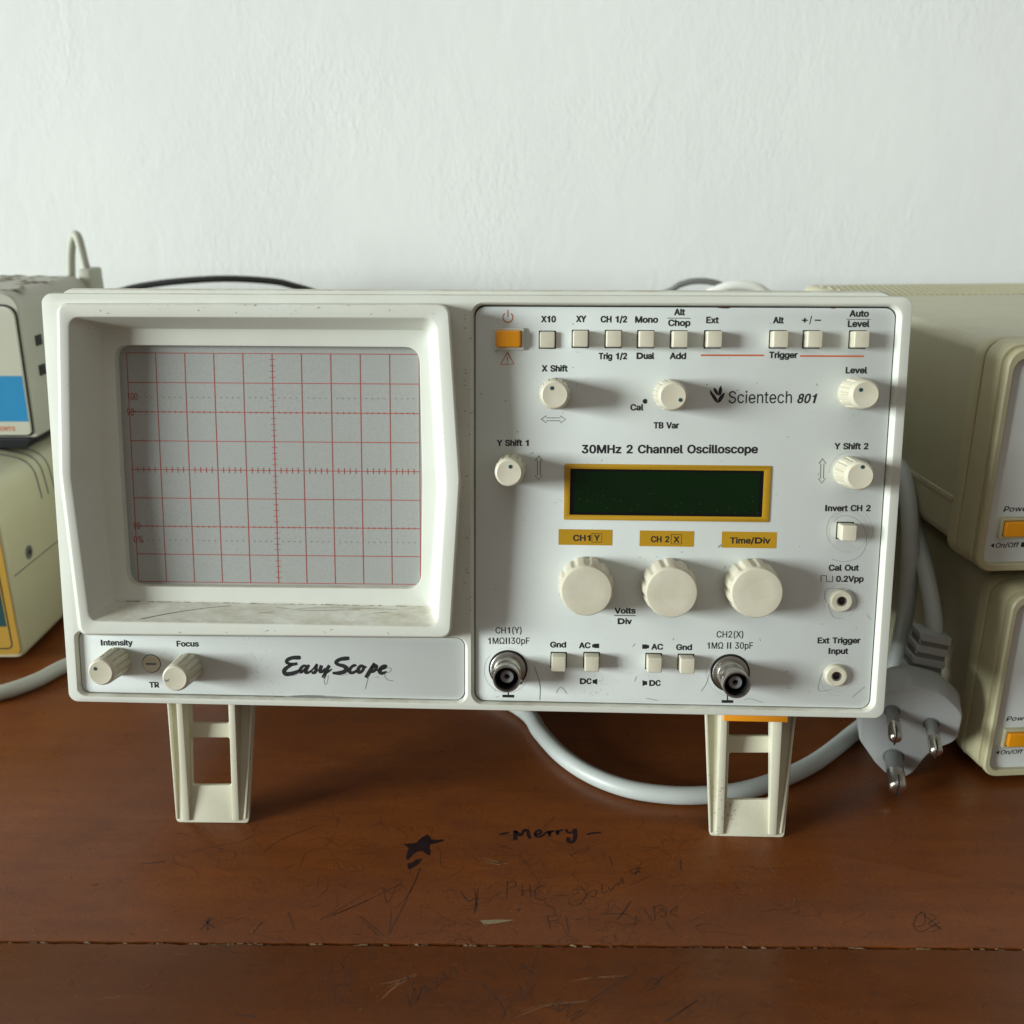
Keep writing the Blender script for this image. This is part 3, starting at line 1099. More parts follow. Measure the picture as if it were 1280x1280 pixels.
for a in ([(676.4, 524), (683, 519.6), (683, 522.3), (700.4, 522.4), (700.4, 519.8), (707, 524.4), (700.4, 528.6), (700.4, 526), (683, 525.9), (683, 528.4), (676.4, 524)],
          [(673.6, 569.6), (678, 576), (675.5, 576), (675.3, 594), (677.8, 594), (673.2, 600.2), (669, 594), (671.6, 594), (671.8, 576), (669.3, 576), (673.6, 569.6)],
          [(1028, 573.3), (1032.4, 579.6), (1029.9, 579.6), (1029.3, 597.8), (1031.8, 597.8), (1027.3, 604), (1022.9, 597.8), (1025.5, 597.8), (1026, 579.6), (1023.6, 579.6), (1028, 573.3)]):
    rule(mb, a, .2)
# pressed / released marks beside AC and DC, earth marks under the sockets
for a in ([(740.2, 805.3), (742.4, 805.3), (743, 804.5), (748.9, 804.5), (748.9, 810.1), (743, 810.1), (742.4, 809.3), (740.2, 809.3)], [(740.8, 849.6), (743.2, 849.6), (746.5, 848.2), (746.5, 855.8), (743.2, 854.4), (740.8, 854.4)],
          [(811.3, 806.3), (809.1, 806.3), (808.5, 805.5), (802.7, 805.5), (802.7, 811.1), (808.5, 811.1), (809.1, 810.3), (811.3, 810.3)], [(808.8, 851.4), (806.4, 851.4), (803.1, 850.0), (803.1, 857.6), (806.4, 856.2), (808.8, 856.2)],
          [(628, 868.2), (642.7, 868.5), (642.7, 872), (628, 871.7)], [(902, 875), (916.5, 875.2), (916.5, 878.7), (902, 878.5)],
          [(634.6, 862), (636, 862), (636, 868.6), (634.6, 868.6)], [(908.6, 868), (910, 868), (910, 875.2), (908.6, 875.2)]):
    fillpoly(mb, a)
mb.ribbon([P(806.4 + 1.6 * math.cos(t), 501.6 + 1.6 * math.sin(t)) for t in [k * math.pi / 4 for k in range(9)]], .9, lambda p: on_panel(p))
# leaf emblem
LEAF = []
lz = lambda pts: [(880 + a / 8, 475 + b / 8) for a, b in pts]
for a in ([(63, 105), (78, 125), (108, 160), (130, 195), (132, 228), (105, 200), (80, 160), (66, 135)], [(205, 130), (190, 140), (160, 165), (140, 205), (138, 228), (165, 212), (190, 175)],
          [(100, 80), (120, 95), (135, 125), (140, 150), (128, 145), (108, 118), (100, 100)], [(168, 60), (176, 90), (176, 120), (165, 145), (148, 152), (148, 120), (155, 85)]):
    fillpoly(mb, lz(a))
    LEAF.append(lz(a))
for a in LEAF:
    rule(mb, a + [a[0]], .3, .004)
mb.build('printed_lettering', INK, cpanel, fix=False)

mb = MB()
for pts in ([(876, 444), (955, 444.2)], [(1000, 445), (1079.5, 445.3)]):
    rule(mb, pts, .55)
pw = [(600 + (372 + 66 * math.cos(t)) / 10.667, 375 + (232 + 66 * math.sin(t)) / 10.667) for t in [math.radians(-52 + k * 284 / 20) for k in range(21)]]
rule(mb, pw, .36)
rule(mb, [(634.9, 387.3), (634.9, 396)], .36)
tz = lambda pts: [(600 + a / 10.667, 375 + b / 10.667) for a, b in pts]
rule(mb, tz([(366, 700), (455, 855), (275, 858), (366, 700), (400, 760)]), .38)
rule(mb, tz([(366, 760), (366, 815)]), .3)
rule(mb, tz([(366, 828), (366, 842)]), .3)
mb.build('red_lettering', INK_RED, cpanel, fix=False)

# pencil scratches on the panels
mb = MB()
z3 = lambda pts: [(580 + a / 4.571, 620 + b / 4.571) for a, b in pts]
z4b = lambda pts: [(860 + a / 4.571, 620 + b / 4.571) for a, b in pts]
for pts, w in ((z3([(400, 970), (425, 1040), (435, 1100), (432, 1165)]), .28), (z3([(525, 1125), (553, 1092), (588, 1128)]), .2), (z3([(1040, 1155), (1105, 1168)]), .2), (z3([(975, 1060), (985, 1030)]), .16),
               (z4b([(75, 1115), (105, 1070), (120, 1020)]), .2), (z4b([(320, 1165), (350, 1158), (400, 1172), (430, 1180)]), .16), (z4b([(940, 1150), (990, 1105), (1010, 1090)]), .2),
               (z4b([(790, 610), (780, 560), (800, 530), (895, 530)]), .16), (z4b([(770, 1010), (750, 1060), (750, 1112), (820, 1105)]), .16), (z4b([(800, 620), (830, 690), (880, 700)]), .14),
               (z4b([(830, 150), (870, 115), (940, 120), (1000, 170), (1020, 260), (985, 340), (900, 375), (820, 360)]), .13), (z4b([(172, 293), (195, 275)]), .5),
               (z4b([(560, 1095), (590, 1100)]), .14), (z4b([(1020, 675), (1045, 705)]), .14)):
    mb.ribbon(smooth([P(*p) for p in pts], 6) if len(pts) > 2 else [P(*p) for p in pts], w, lambda p: on_panel(p, .03))
rng = random.Random(11)
for k in range(70):
    px, py = rng.uniform(600, 1085), rng.uniform(390, 880)
    a, ln = rng.uniform(0, 6.3), rng.uniform(.5, 4)
    mb.ribbon([P(px, py), P(px + math.cos(a) * ln, py + math.sin(a) * ln)], rng.uniform(.08, .3), lambda p: on_panel(p, -.01))
mb.build('pencil_scratches', PENCIL, cpanel, fix=False)
FAINT = mat('faint_ring_mark', (0.40, 0.41, 0.38), 0.6, var=0, bump=0)
mb = MB()
for cx, cy, r0, n_ in ((1065, 590, 27, 2), (1060, 664, 29, 4), (1052, 752, 22, 3), (1046, 846, 19, 2), (912, 842, 28, 2), (635, 838, 27, 2)):
    for q in range(n_):
        rr, a0, sp_ = r0 + rng.uniform(-5, 4), rng.uniform(0, 6.3), rng.uniform(1.5, 4.5)
        ox_, oy_ = rng.uniform(-2, 2), rng.uniform(-2, 2)
        mb.ribbon([P(cx + ox_ + rr * math.cos(a0 + sp_ * k / 24), cy + oy_ + rr * math.sin(a0 + sp_ * k / 24)) for k in range(25)], rng.uniform(.1, .2), lambda p: on_panel(p, -.012))
mb.build('ring_marks', FAINT, cpanel, fix=False)
GRIME = mat('dark_red_grime', (0.045, 0.016, 0.012), 0.7, var=0, bump=0)
mb = MB()
for x0, x1 in ((893, 917), (1034, 1049)):
    n_ = 9
    mb.add([on_panel(P(x0 + (x1 - x0) * k / n_, 383.0), .01) for k in range(n_ + 1)] + [on_panel(P(x0 + (x1 - x0) * k / n_, 383.6 + 2.6 * math.sin(math.pi * k / n_) * rng.uniform(.7, 1)), .01) for k in range(n_ + 1)],
           [(k, k + 1, n_ + 2 + k, n_ + 1 + k) for k in range(n_)])
mb.build('edge_grime', GRIME, cpanel, fix=False)
mb = MB()
for k in range(60):                      # scuffs on the flat of the bezel and on the hood's rim
    if k < 26:
        px, py, dd = rng.uniform(90, 550), rng.choice((rng.uniform(381, 394), rng.uniform(786, 794))), HD
        if 100 > px and py > 700:
            px += 30
    else:
        px, py, dd = rng.uniform(577, 588), rng.uniform(390, 780), 0.0
    a, ln = rng.gauss(0, .35), rng.uniform(.6, 4)
    mb.ribbon([F(px, py, dd), F(px + math.cos(a) * ln, py + math.sin(a) * ln, dd)], rng.uniform(.08, .3), lambda p: (p[0], -(dd + .03), p[1]))
mb.build('scuffs', mat('scuff', (0.22, 0.20, 0.15), 0.7, var=0, bump=0), bezel, fix=False)

# mustard labels
for (x0, y0, x1, y1, items) in ((698, 662.2, 765.6, 680.9, [('CH1', 716.2, 738.2, 676.2)]), (799.2, 663.9, 867.8, 682.6, [('CH 2', 813.5, 836.5, 677.8)]),
                                (901.6, 665.2, 971.2, 684.5, [('Time/Div', 912.3, 962.6, 679.5)])):
    a, c = P(x0, y1), P(x1, y0)
    mb = MB()
    mb.plate([rrect(a[0], a[1], c[0], c[1], .15, 2)], PD - .02, PD + .06)
    lab = mb.build('yellow_label', MUSTARD, cpanel)
    mb = MB()
    pl = lambda p, e=0: (p[0], -(PD + .09 + e), p[1])
    for s, u0, u1, bb in items:
        text_into(mb, s, P(u0, bb), P(u1, bb), 7.7 * PX, pl, .25)
    if items[0][0] != 'Time/Div':
        ch, bx = ('Y', (739.8, 667, 752.2, 677.9)) if items[0][0] == 'CH1' else ('X', (838.9, 668.1, 851.8, 679.8))
        mb.ribbon([P(bx[0], bx[1]), P(bx[2], bx[1]), P(bx[2], bx[3]), P(bx[0], bx[3]), P(bx[0], bx[1] - .3)], .2, pl)
        text_into(mb, ch, P(bx[0] + 2.8, bx[3] - 1.6), P(bx[2] - 2.6, bx[3] - 1.6), 7.7 * PX, pl, .25)
    mb.build('label_lettering', INK, lab, fix=False)

# lower panel print: names of the two knobs and the brush-script product line
mb = MB()
for t in (('Intensity', 126.2, 166.2, 807.0), ('Focus', 220.9, 248.8, 808.3), ('TR', 186.8, 199.2, 859.6)):
    label(mb, *t)
ez = lambda pts: [(340 + a / 8, 810 + b / 8) for a, b in pts]
for pts, w in (([(288, 98), (262, 96), (205, 98), (160, 115), (145, 140), (175, 158), (215, 162), (255, 155)], [18, 26, 22, 22, 20, 18, 20, 16]),
               ([(205, 165), (150, 195), (122, 228), (135, 258), (185, 258), (245, 240), (280, 220)], [16, 22, 26, 26, 26, 22, 14]),
               ([(345, 182), (315, 178), (285, 210), (282, 240), (305, 235), (340, 200)], [16, 16, 20, 20, 16, 14]), ([(372, 168), (350, 200), (335, 235), (345, 248), (375, 240), (400, 222)], [14, 22, 22, 18, 14, 12]),
               ([(395, 225), (425, 195), (452, 160)], [10, 12, 14]), ([(448, 165), (440, 195), (442, 220), (425, 245), (395, 248)], [16, 20, 22, 20, 14]),
               ([(495, 172), (485, 205), (478, 235), (500, 238), (535, 205)], [20, 22, 18, 16, 14]), ([(575, 172), (555, 205), (535, 245), (512, 300)], [18, 22, 20, 24]), ([(535, 255), (570, 232), (600, 210)], [12, 12, 8]),
               ([(775, 102), (735, 105), (685, 112), (650, 130), (640, 150), (670, 168), (715, 180), (745, 205), (725, 235), (670, 250), (605, 250)], [18, 26, 22, 22, 20, 20, 24, 28, 26, 24, 14]),
               ([(835, 185), (825, 172), (795, 190), (775, 222), (782, 245), (815, 245), (850, 222)], [20, 16, 18, 22, 20, 18, 14]),
               ([(915, 185), (890, 178), (865, 205), (862, 238), (885, 242), (912, 215), (918, 188), (945, 195)], [16, 18, 22, 22, 18, 18, 16, 12]),
               ([(1025, 150), (1000, 195), (970, 245), (940, 298)], [16, 22, 24, 24]), ([(985, 205), (1020, 182), (1045, 180), (1035, 215), (1005, 238), (980, 235)], [14, 18, 20, 20, 16, 12]),
               ([(1050, 228), (1085, 215), (1130, 198), (1140, 180), (1115, 180), (1085, 205), (1078, 240), (1105, 252), (1150, 235)], [12, 14, 14, 16, 18, 22, 24, 20, 10])):
    q = ez(pts)
    qq = smooth([P(*p) for p in q], 5)
    ww = []
    for i in range(len(pts) - 1):
        for s in range(5):
            ww.append((w[i] * (1 - s / 5) + w[i + 1] * s / 5) / 8 * PX * 1.75)
    ww.append(w[-1] / 8 * PX * 1.75)
    mb.ribbon(qq, ww, lambda p: on_panel(p, 0.0))
mb.build('printed_lettering', INK, lpanel, fix=False)
mb = MB()
for pts, w in (([(520, 280), (522, 340), (535, 365), (555, 330), (562, 270)], .2), ([(965, 285), (950, 340), (932, 410)], .28), ([(1030, 293), (1070, 288)], .2),
               ([(1130, 262), (1130, 290), (1165, 320), (1215, 328)], .26), ([(1150, 200), (1185, 200), (1190, 225), (1160, 245), (1140, 232)], .24), ([(670, 272), (730, 270), (760, 258)], .16),
               ([(180, 278), (240, 270), (280, 240)], .14), ([(125, 488), (300, 480), (540, 484), (700, 492)], .5), ([(200, 482), (350, 476), (520, 480)], .4)):
    mb.ribbon(smooth([P(*p) for p in ez(pts)], 5) if len(pts) > 2 else [P(*p) for p in ez(pts)], w, lambda p: on_panel(p, .02))
mb.build('pencil_scratches', PENCIL, lpanel, fix=False)

# LCD display -----------------------------------------------------
a, c = P(704.5, 649.3), P(964, 582.2)
ia, ic = F(712, 643.2, PD), F(955.2, 588.4, PD)
mb = MB()
ol = rrect(a[0], a[1], c[0], c[1], .5, 3)
il = rrect(ia[0], ia[1], ic[0], ic[1], .25, 3)
mb.plate([ol, il], PD - .5, PD + .45, .1, 1)
lcdf = mb.build('display', MUSTARD, scope)
tag(lcdf, 'mustard framed dark green display window')
mb = MB()
mb.plate([rrect(ia[0] - .4, ia[1] - .4, ic[0] + .4, ic[1] + .4, .2, 2)], PD - .4, PD + .05)
lcdg = mb.build('display_glass', LCDB, lcdf)
mb = MB()
ga, gc = F(718, 640, PD), F(950, 591.5, PD)
mb.plate([rrect(ga[0], ga[1], gc[0], gc[1], .2, 2)], PD, PD + .075)
mb.build('character_area', LCDM, lcdg)

mb = MB()
rng = random.Random(21)
for k in range(46):
    x_, z_ = rng.uniform(ga[0], gc[0]), ga[1] + abs(rng.gauss(0, 3.5))
    if z_ > gc[1]:
        continue
    q = rng.uniform(.05, .14)
    mb.add([(x_ - q, -(PD + .09), z_ - q), (x_ + q, -(PD + .09), z_ - q * .6), (x_ + q * .5, -(PD + .09), z_ + q)], [(0, 1, 2)])
tag(mb.build('dust_specks', mat('dust', (0.10, 0.12, 0.09), 0.9, var=0, bump=0), lcdf, fix=False), kind='stuff')

# knobs -------------------------------------------------------------


def knob_small(tip, dot=None, h=13.0, r=5.25, flutes=13, ang0=0.0):
    c = F(*tip, PD + h)
    mb = MB()

    def mod(t, k):
        if k in (2, 3, 4):
            s = math.cos(flutes * (t + ang0))
            return 1.0 - (.10 if s > .80 else (.045 if s > .62 else 0))
        return 1

    prof = [(r * 1.0, 0), (r * 1.0, .8), (r * 1.0, 1.0), (r * .96, 5.5), (r * .925, h - 2.6), (r * .93, h - 2.3), (r * .90, h - .9), (r * .84, h - .25), (r * .76, h), (r * .70, h - .05)]
    mb.lathe([(a_, PD + d_) for a_, d_ in prof], c, 144, mod)
    k = mb.build('knob', IVORY, scope, angle=30)
    if dot:
        dc = F(*dot, PD + h)
        m2 = MB()
        m2.lathe([(.66, PD + h + .03), (.63, PD + h + .06)], dc, 20)
        m2.build('pointer_dot', TEAL, k)
    return c


knobs = [((693.5, 493.6), (690, 485.2)), ((841.5, 495.4), (850.6, 500)), ((1082.3, 493.4), (1076, 487.3)), ((636.3, 590.8), (638, 583.4)), ((1075.6, 595.3), (1078.3, 583.8)), ((125.6, 841), (119, 836))]
for i, (tp, dt) in enumerate(knobs):
    knob_small(tp, dt, ang0=.13 * i)
fc = knob_small((218.6, 848.4), None, ang0=.07)
mb = MB()
for st in ([(690, 1045), (675, 1062), (665, 1052)], [(665, 1050), (690, 1058)]):
    mb.ribbon([F(60 + a_ / 4.571, 620 + b_ / 4.571, PD + 13) for a_, b_ in st], .35, lambda p: (p[0], -(PD + 13.03), p[1]))
mb.build('scratched_pointer', PENCIL, bpy.data.objects[[o.name for o in scope.children if o.name.startswith('knob')][-1]], fix=False)


def knob_large(tip, h=12.0, r=9.35, ang0=0.0, flutes=12):
    c = F(*tip, PD + h)
    mb = MB()

    def mod(t, k):
        s = max(0.0, math.cos(flutes * (t + ang0)) + .15) / 1.15
        return 1.0 - {0: .055, 1: .06, 2: .08, 3: .08, 4: .045, 5: .012}.get(k, 0) * s ** 1.3

    prof = [(r * 1.0, 0), (r * 1.03, 1.0), (r * 1.02, 1.6), (r * .985, h - 3.2), (r * .97, h - 2.6), (r * .95, h - 1.5), (r * .915, h - .35), (r * .89, h - .05), (r * .865, h), (r * .55, h - .12), (r * .2, h - .15)]
    mb.lathe([(a_, PD + d_) for a_, d_ in prof], c, 192, mod)
    mb.build('large_knob', IVORY, scope, angle=30)


for i, tp in enumerate(((733.3, 739.0), (839.9, 741.2), (946.6, 741.4))):
    knob_large(tp, ang0=.22 * i + .05)

# push buttons --------------------------------------------------------


def button(cx, cy, h=5.0, w=5.05, t=5.35):
    c = F(cx, cy, PD + h)
    mb = MB()
    mb.plate([rrect(c[0] - w / 2, c[1] - t / 2, c[0] + w / 2, c[1] + t / 2, .45, 4)], PD - .3, PD + h, .4, 3)
    b_ = mb.build('push_button', IVORY, scope)
    m2 = MB()
    m2.plate([rrect(c[0] - w / 2 - .38, c[1] - t / 2 - .35, c[0] + w / 2 + .38, c[1] + t / 2 + .35, .3, 3)], PD - .2, PD + .03)
    m2.build('button_well', CAVITY, b_)
    return b_


for cx, cy, h in ((684.2, 424.6, 1.6), (725.8, 423.4, 4.3), (767.6, 423.6, 4.6), (808.6, 423.8, 4.8), (850.6, 424, 5.0), (893.6, 424, 5.0), (976.4, 424, 5.0), (1019.2, 424, 5.2), (1077.8, 424.2, 5.2),
                  (698.4, 830.6, 5.0), (740, 830.6, 5.0), (818.6, 832, 5.0), (859.6, 833, 5.0), (1062, 666.8, 5.6)):
    button(cx, cy, h)
# power button
a, c = P(616.8, 437.2), P(655.6, 409.8)
mb = MB()
wi = rrect(a[0] + 1.0, a[1] + 1.0, c[0] - 1.0, c[1] - 1.0, .4, 3)
mb.plate([rrect(a[0], a[1], c[0], c[1], .5, 3), wi], PD - .1, PD + 1.2, .2, 2)
pf = mb.build('power_switch', PL, scope)
mb = MB()
mb.plate([grow(wi, .2)], PD, PD + .15)
mb.build('button_well', CAVITY, pf)
p0, p1 = F(619.7, 433.9, PD + 3), F(650.9, 413.0, PD + 3)
mb = MB()
mb.plate([rrect(p0[0], p0[1], p1[0], p1[1], .8, 4)], PD, PD + 3, .5, 3)
pb = mb.build('power_button', ORANGE, pf)
tag(pb, 'orange power button')

# BNC sockets ------------------------------------------------------------


def bnc(base, tip, h=13.0):
    c = P(*base)
    t = F(*tip, PD + h)
    c = ((c[0] * .4 + t[0] * .6), (c[1] * .4 + t[1] * .6))
    mb = MB()
    mb.lathe([(6.9, PD - .2), (6.9, PD + .12)], c, 40)
    s = mb.build('signal_socket', CAVITY, scope)
    mb = MB()
    mb.lathe([(6.25, PD + .1), (6.25, PD + .9), (5.9, PD + 1.1), (5.0, PD + 1.15), (5.0, PD + 2.2), (4.75, PD + 2.3), (4.75, PD + 4.0)] +
             [(4.75 - (.22 if k % 2 else 0), PD + 4.0 + .35 * k) for k in range(8)] +
             [(4.75, PD + 7), (4.8, PD + h - .3), (4.65, PD + h), (4.2, PD + h), (4.05, PD + h - .3), (4.0, PD + 3)], c, 56)
    mb.build('socket_shell', NICKEL, s)
    mb = MB()
    mb.lathe([(3.98, PD + 3.0), (3.9, PD + 4.0)], c, 40)
    mb.lathe([(3.95, PD + h - 1.2), (3.9, PD + 3.6)], c, 40, cap1=False)
    mb.build('socket_floor', CAVITY, s)
    mb = MB()
    mb.lathe([(2.35, PD + 3.5), (2.35, PD + h - 3.0), (2.2, PD + h - 2.7), (1.0, PD + h - 2.7), (.95, PD + h - 6)], c, 32)
    mb.build('insulator', INSUL, s)
    mb = MB()
    mb.lathe([(.93, PD + h - 5.5), (.9, PD + h - 5)], c, 20)
    mb.build('contact', CAVITY, s)
    for ang in (160, -20):                # bayonet lugs
        mb = MB()
        a_ = math.radians(ang)
        x_, z_ = c[0] + 5.0 * math.cos(a_), c[1] + 5.0 * math.sin(a_)
        mb.box(x_ - .7, x_ + .7, -(PD + 9.6), -(PD + 8.0), z_ - .7, z_ + .7)
        mb.build('bayonet_lug', NICKEL, s, bevel=.2)


bnc((634.6, 836.4), (633.6, 848.8), 11.5)
bnc((912.4, 841.9), (921.2, 855.8), 13.0)

# banana jacks and trim screw ------------------------------------------------
for tip in ((1052.4, 752), (1045.9, 845.8)):
    c = F(*tip, PD + 2.2)
    mb = MB()
    mb.lathe([(3.95, PD), (3.85, PD + 1.6), (3.4, PD + 2.15), (2.9, PD + 2.2), (1.75, PD + 2.05), (1.6, PD + 1.7), (1.55, PD - .5)], c, 40, cap1=False)
    j = mb.build('jack_socket', IVORY, scope)
    mb = MB()
    mb.lathe([(1.7, PD + .2), (1.6, PD + .3)], c, 24)
    mb.build('jack_hole', CAVITY, j)
    mb = MB()
    mb.lathe([(1.75, PD + 2.06), (1.55, PD + 2.0), (1.25, PD + 1.9), (1.2, PD + .5)], c, 24, cap1=False)
    mb.build('jack_contact', NICKEL, j)
c = P(189.4, 829.4)
mb = MB()
mb.lathe([(3.4, PD - .1), (3.4, PD + .03)], c, 36)
tw = mb.build('trim_screw', CAVITY, scope)
mb = MB()
mb.lathe([(3.15, PD), (3.15, PD + .35), (2.95, PD + .5), (2.7, PD + .5)], c, 36)
tsc = mb.build('screw_head', IVORY, tw)
mb = MB()
mb.plate([rrect(c[0] - 1.9, c[1] - .38, c[0] + 1.9, c[1] + .38, .2, 2)], PD + .49, PD + .53)
mb.build('screw_slot', SLEEVE, tsc)

# front legs ------------------------------------------------------------------


def leg(pl_, px_off, clip):
    """pl_(u, v): photo pixel; plate at depth -17, ribs and flanges come forward"""
    D = -11.5
    ln = {}
    q = lambda u, v, d=D: F(u, v, d)
    TL, TR, BR, BL = [q(*p) for p in pl_['out']]
    top = 4.0                             # reaches up into the case
    k = (top - BL[1]) / (TL[1] - BL[1])
    TLx = (BL[0] + (TL[0] - BL[0]) * k, top)
    k = (top - BR[1]) / (TR[1] - BR[1])
    TRx = (BR[0] + (TR[0] - BR[0]) * k, top)
    mb = MB()
    holes = []
    for (x0, y0, x1, y1, x2, x3) in pl_['holes']:
        holes.append(rpoly([q(x0, y0), q(x1, y0), q(x3, y1), q(x2, y1)], 1.0, 4))
    # the uppermost window runs on up into the case
    holes[0] = rpoly([(holes[0][0][0], 3.0), (holes[0][9][0], 3.0), q(pl_['holes'][0][5], pl_['holes'][0][3]), q(pl_['holes'][0][4], pl_['holes'][0][3])], .9, 4)
    mb.plate([rpoly([TLx, TRx, BR, BL], [.2, .2, 1.6, 1.6], 4)] + holes, D - 2.0, D, .3, 2)
    L_ = mb.build('leg', LEGM, scope)

    def wallbar(p_top, p_bot, w_top, w_bot, d_top, d_bot, nm):
        (xa, za), (xb, zb) = p_top, p_bot
        kk = (top - zb) / (za - zb)
        xa, za = xb + (xa - xb) * kk, top
        m2 = MB()
        lo = []
        for (x_, z_, w_, d_) in ((xa, za, w_top, d_top), (xb, zb, w_bot, d_bot)):
            lo.append([(x_, -(D - .4), z_), (x_ + w_, -(D - .4), z_), (x_ + w_, -(D + d_), z_), (x_, -(D + d_), z_)])
        m2.loft(lo, True, True)
        m2.build(nm, LEGM, L_, bevel=.25)
        return None

    for (a_, b_, wt, wb, dt, db, nm) in pl_['bars']:
        # bars are given by the pixel of their left front edge
        pa, pb_ = F(*a_, D + dt), F(*b_, D + db)
        wallbar(pa, pb_, wt, wb, dt, db, nm)
    if clip:
        a_, b_ = F(clip[0], clip[1], D + 8.7), F(clip[2], clip[3], D + 8.7)
        m2 = MB()
        if clip[4]:
            m2.box(a_[0], b_[0], -(D + 8.7), -(D + 6), min(a_[1], -1.0), -.83)
        else:
            m2.box(a_[0], b_[0], -(D + 1.9), -(D + .4), -1.7, 3.0)
        o = m2.build('leg_clip', ORANGE_DARK, L_, bevel=.3)
    return L_


leg({'out': [(209, 882), (318, 884), (311, 1029), (220.5, 1028)],
     'holes': [(238, 884, 285, 904.5, 240, 286), (239.5, 922, 287, 982, 240.5, 289)],
     'bars': [((208.5, 884), (219.8, 1024), 0.9, 0.9, 2.4, .4, 'flange'), ((219, 884), (228, 1026), 2.2, 2.8, 8.0, .8, 'rib'),
              ((285, 884), (290.5, 1026), 2.2, 2.6, 8.0, .8, 'rib'), ((312.5, 884), (304.5, 1024), 0.9, 0.9, 2.4, .4, 'flange')]}, 0, (229, 884, 286, 884, False))
leg({'out': [(884, 896), (994, 900), (980.5, 1047), (887, 1045)],
     'holes': [(911, 900, 963, 920.5, 911, 964), (911.5, 941, 964, 1000, 909, 962)],
     'bars': [((882, 897), (886.5, 1041), 0.9, 0.9, 2.4, .4, 'flange'), ((901.5, 898), (895, 1043), 2.3, 2.8, 8.0, .8, 'rib'),
              ((966.5, 903), (961, 1044), 3.6, 2.8, 8.0, .8, 'rib'), ((992, 900), (974.5, 1042), 0.9, 0.9, 2.4, .4, 'flange')]}, 0, (905, 901.5, 985, 901.5, True))
# rear feet under the back of the case
for x_ in (-110, 110):
    mb = MB()
    mb.box(x_ - 9, x_ + 9, 270, 292, -1.5, 4)
    mb.build('rear_foot', BLACKP, scope, bevel=1)

# ================================================================== the two units stacked on the right


def supply(ox, oy, oz, label_, x_l, h, body_x, btn, tx_power, tx_onoff, pl_l, pl_b):
    """front lip's lower left corner at (ox+0, oy, oz); everything in mm from there"""
    W = 300.0
    t = empty('power_supply', (ox * MM, oy * MM, oz * MM), label_, 'power supply', 'cream bench units stacked at the right', (0, 0, math.radians(4.0)))
    # lip, two stepped bezel rings, body
    mb = MB()
    r = 6.5
    op = rrect(pl_l, pl_b, W - pl_l, h - pl_b - .6, 4.5, 6)
    lip = rrect(0, 0, W, h, r, 6)
    mb.loft([at(grow(lip, -.3), -4), at(lip, -3.4), at(lip, -.8), at(grow(lip, -.6), 0), at(grow(op, .5), 0), at(op, -.5), at(op, -3)])
    r2 = rrect(-.9, 1.2, W + .9, h + .6, r, 6)
    mb.loft([at(r2, -3.2), at(grow(r2, .3), -4), at(grow(r2, .8), -12.5), at(grow(r2, .2), -13.2)], True, True)
    r3 = rrect(-2.6, 1.0, W + 2.6, h + 1.4, r + .5, 6)
    mb.loft([at(grow(r3, -.5), -12.9), at(r3, -13.8), at(r3, -18.2), at(grow(r3, -.8), -19.4)], True, True)
    mb.build('bezel', CREAM_B, t, angle=30)
    mb = MB()
    b0 = rrect(body_x, 5.0, W - body_x, h + .4, 5.0, 8)
    b1 = rrect(body_x + .5, 3.0, W - body_x - .5, 20, 1.5, 8)
    mb.loft([at(b0, -19), at(b0, -203), at(grow(b0, -2), -205)], True, True)
    body = mb.build('case', CREAM, t)
    mb = MB()                              # seam rail along the side
    mb.box(body_x - .35, body_x + .5, 20, 203, 21.5, 24.0)
    mb.build('side_rail', CREAM, body, bevel=.3)
    mb = MB()                              # louvres at the back of the top
    x_ = body_x + 8
    for row in range(7):
        x_ = body_x + 6 + (1.6 if row % 2 else 0)
        while x_ < W - body_x - 10:
            mb.box(x_, x_ + 1.7, 152 + row * 6.5, 156 + row * 6.5, h + .2, h + 1.0)
            x_ += 3.3
    tag(mb.build('vent_louvres', CREAM, body), kind='stuff')
    mb = MB()
    mb.plate([op], -4.2, -2.2)
    pan = mb.build('front_panel', PANEL, t)
    bx, bz = btn
    mb = MB()
    fr = rrect(bx, bz, bx + 12.5, bz + 8.2, .5, 3)
    wl = rrect(bx + 1.1, bz + 1.0, bx + 11.4, bz + 7.2, .4, 3)
    mb.plate([fr, wl], -2.3, -.2, .2, 2)
    sw = mb.build('power_switch', CREAM_B, t)
    mb = MB()
    mb.plate([rrect(bx + 1.3, bz + 1.2, bx + 11.2, bz + 7.0, .6, 3)], -2.3, 1.2, .4, 2)
    mb.build('power_button', ORANGE, sw)
    mb = MB()
    pl = lambda p, e=0: (p[0], 2.16 - e, p[1])
    text_into(mb, 'Power', tx_power, (tx_power[0] + 10.5, tx_power[1]), 2.1, pl, .14, .2)
    text_into(mb, 'On/Off', (tx_onoff[0] + 1.9, tx_onoff[1]), (tx_onoff[0] + 11.0, tx_onoff[1]), 2.0, pl, .14, .12)
    zz = tx_onoff[1]
    mb.add([pl((tx_onoff[0], zz + 1)), pl((tx_onoff[0] + 1.4, zz + 2)), pl((tx_onoff[0] + 1.4, zz))], [(0, 1, 2)])
    mb.add([pl((tx_onoff[0] + 12, zz)), pl((tx_onoff[0] + 14, zz)), pl((tx_onoff[0] + 14, zz + 2)), pl((tx_onoff[0] + 12, zz + 2))], [(0, 1, 2, 3)])
    mb.build('printed_lettering', INK, pan, fix=False)
    for fx in (25, W - 25):
        for fy in (40, 160):
            mb = MB()
            mb.lathe([(6, 0), (6.5, 3), (6.5, 6)], (0, 0), 20, cap0=True)
            mb.v = [(v[0] + fx, v[2] + fy, -v[1] - 3.0 - oz * 0 if False else (-v[1]) - 3.0) for v in mb.v]
            mb.build('rubber_foot', BLACKP, t)
    return t


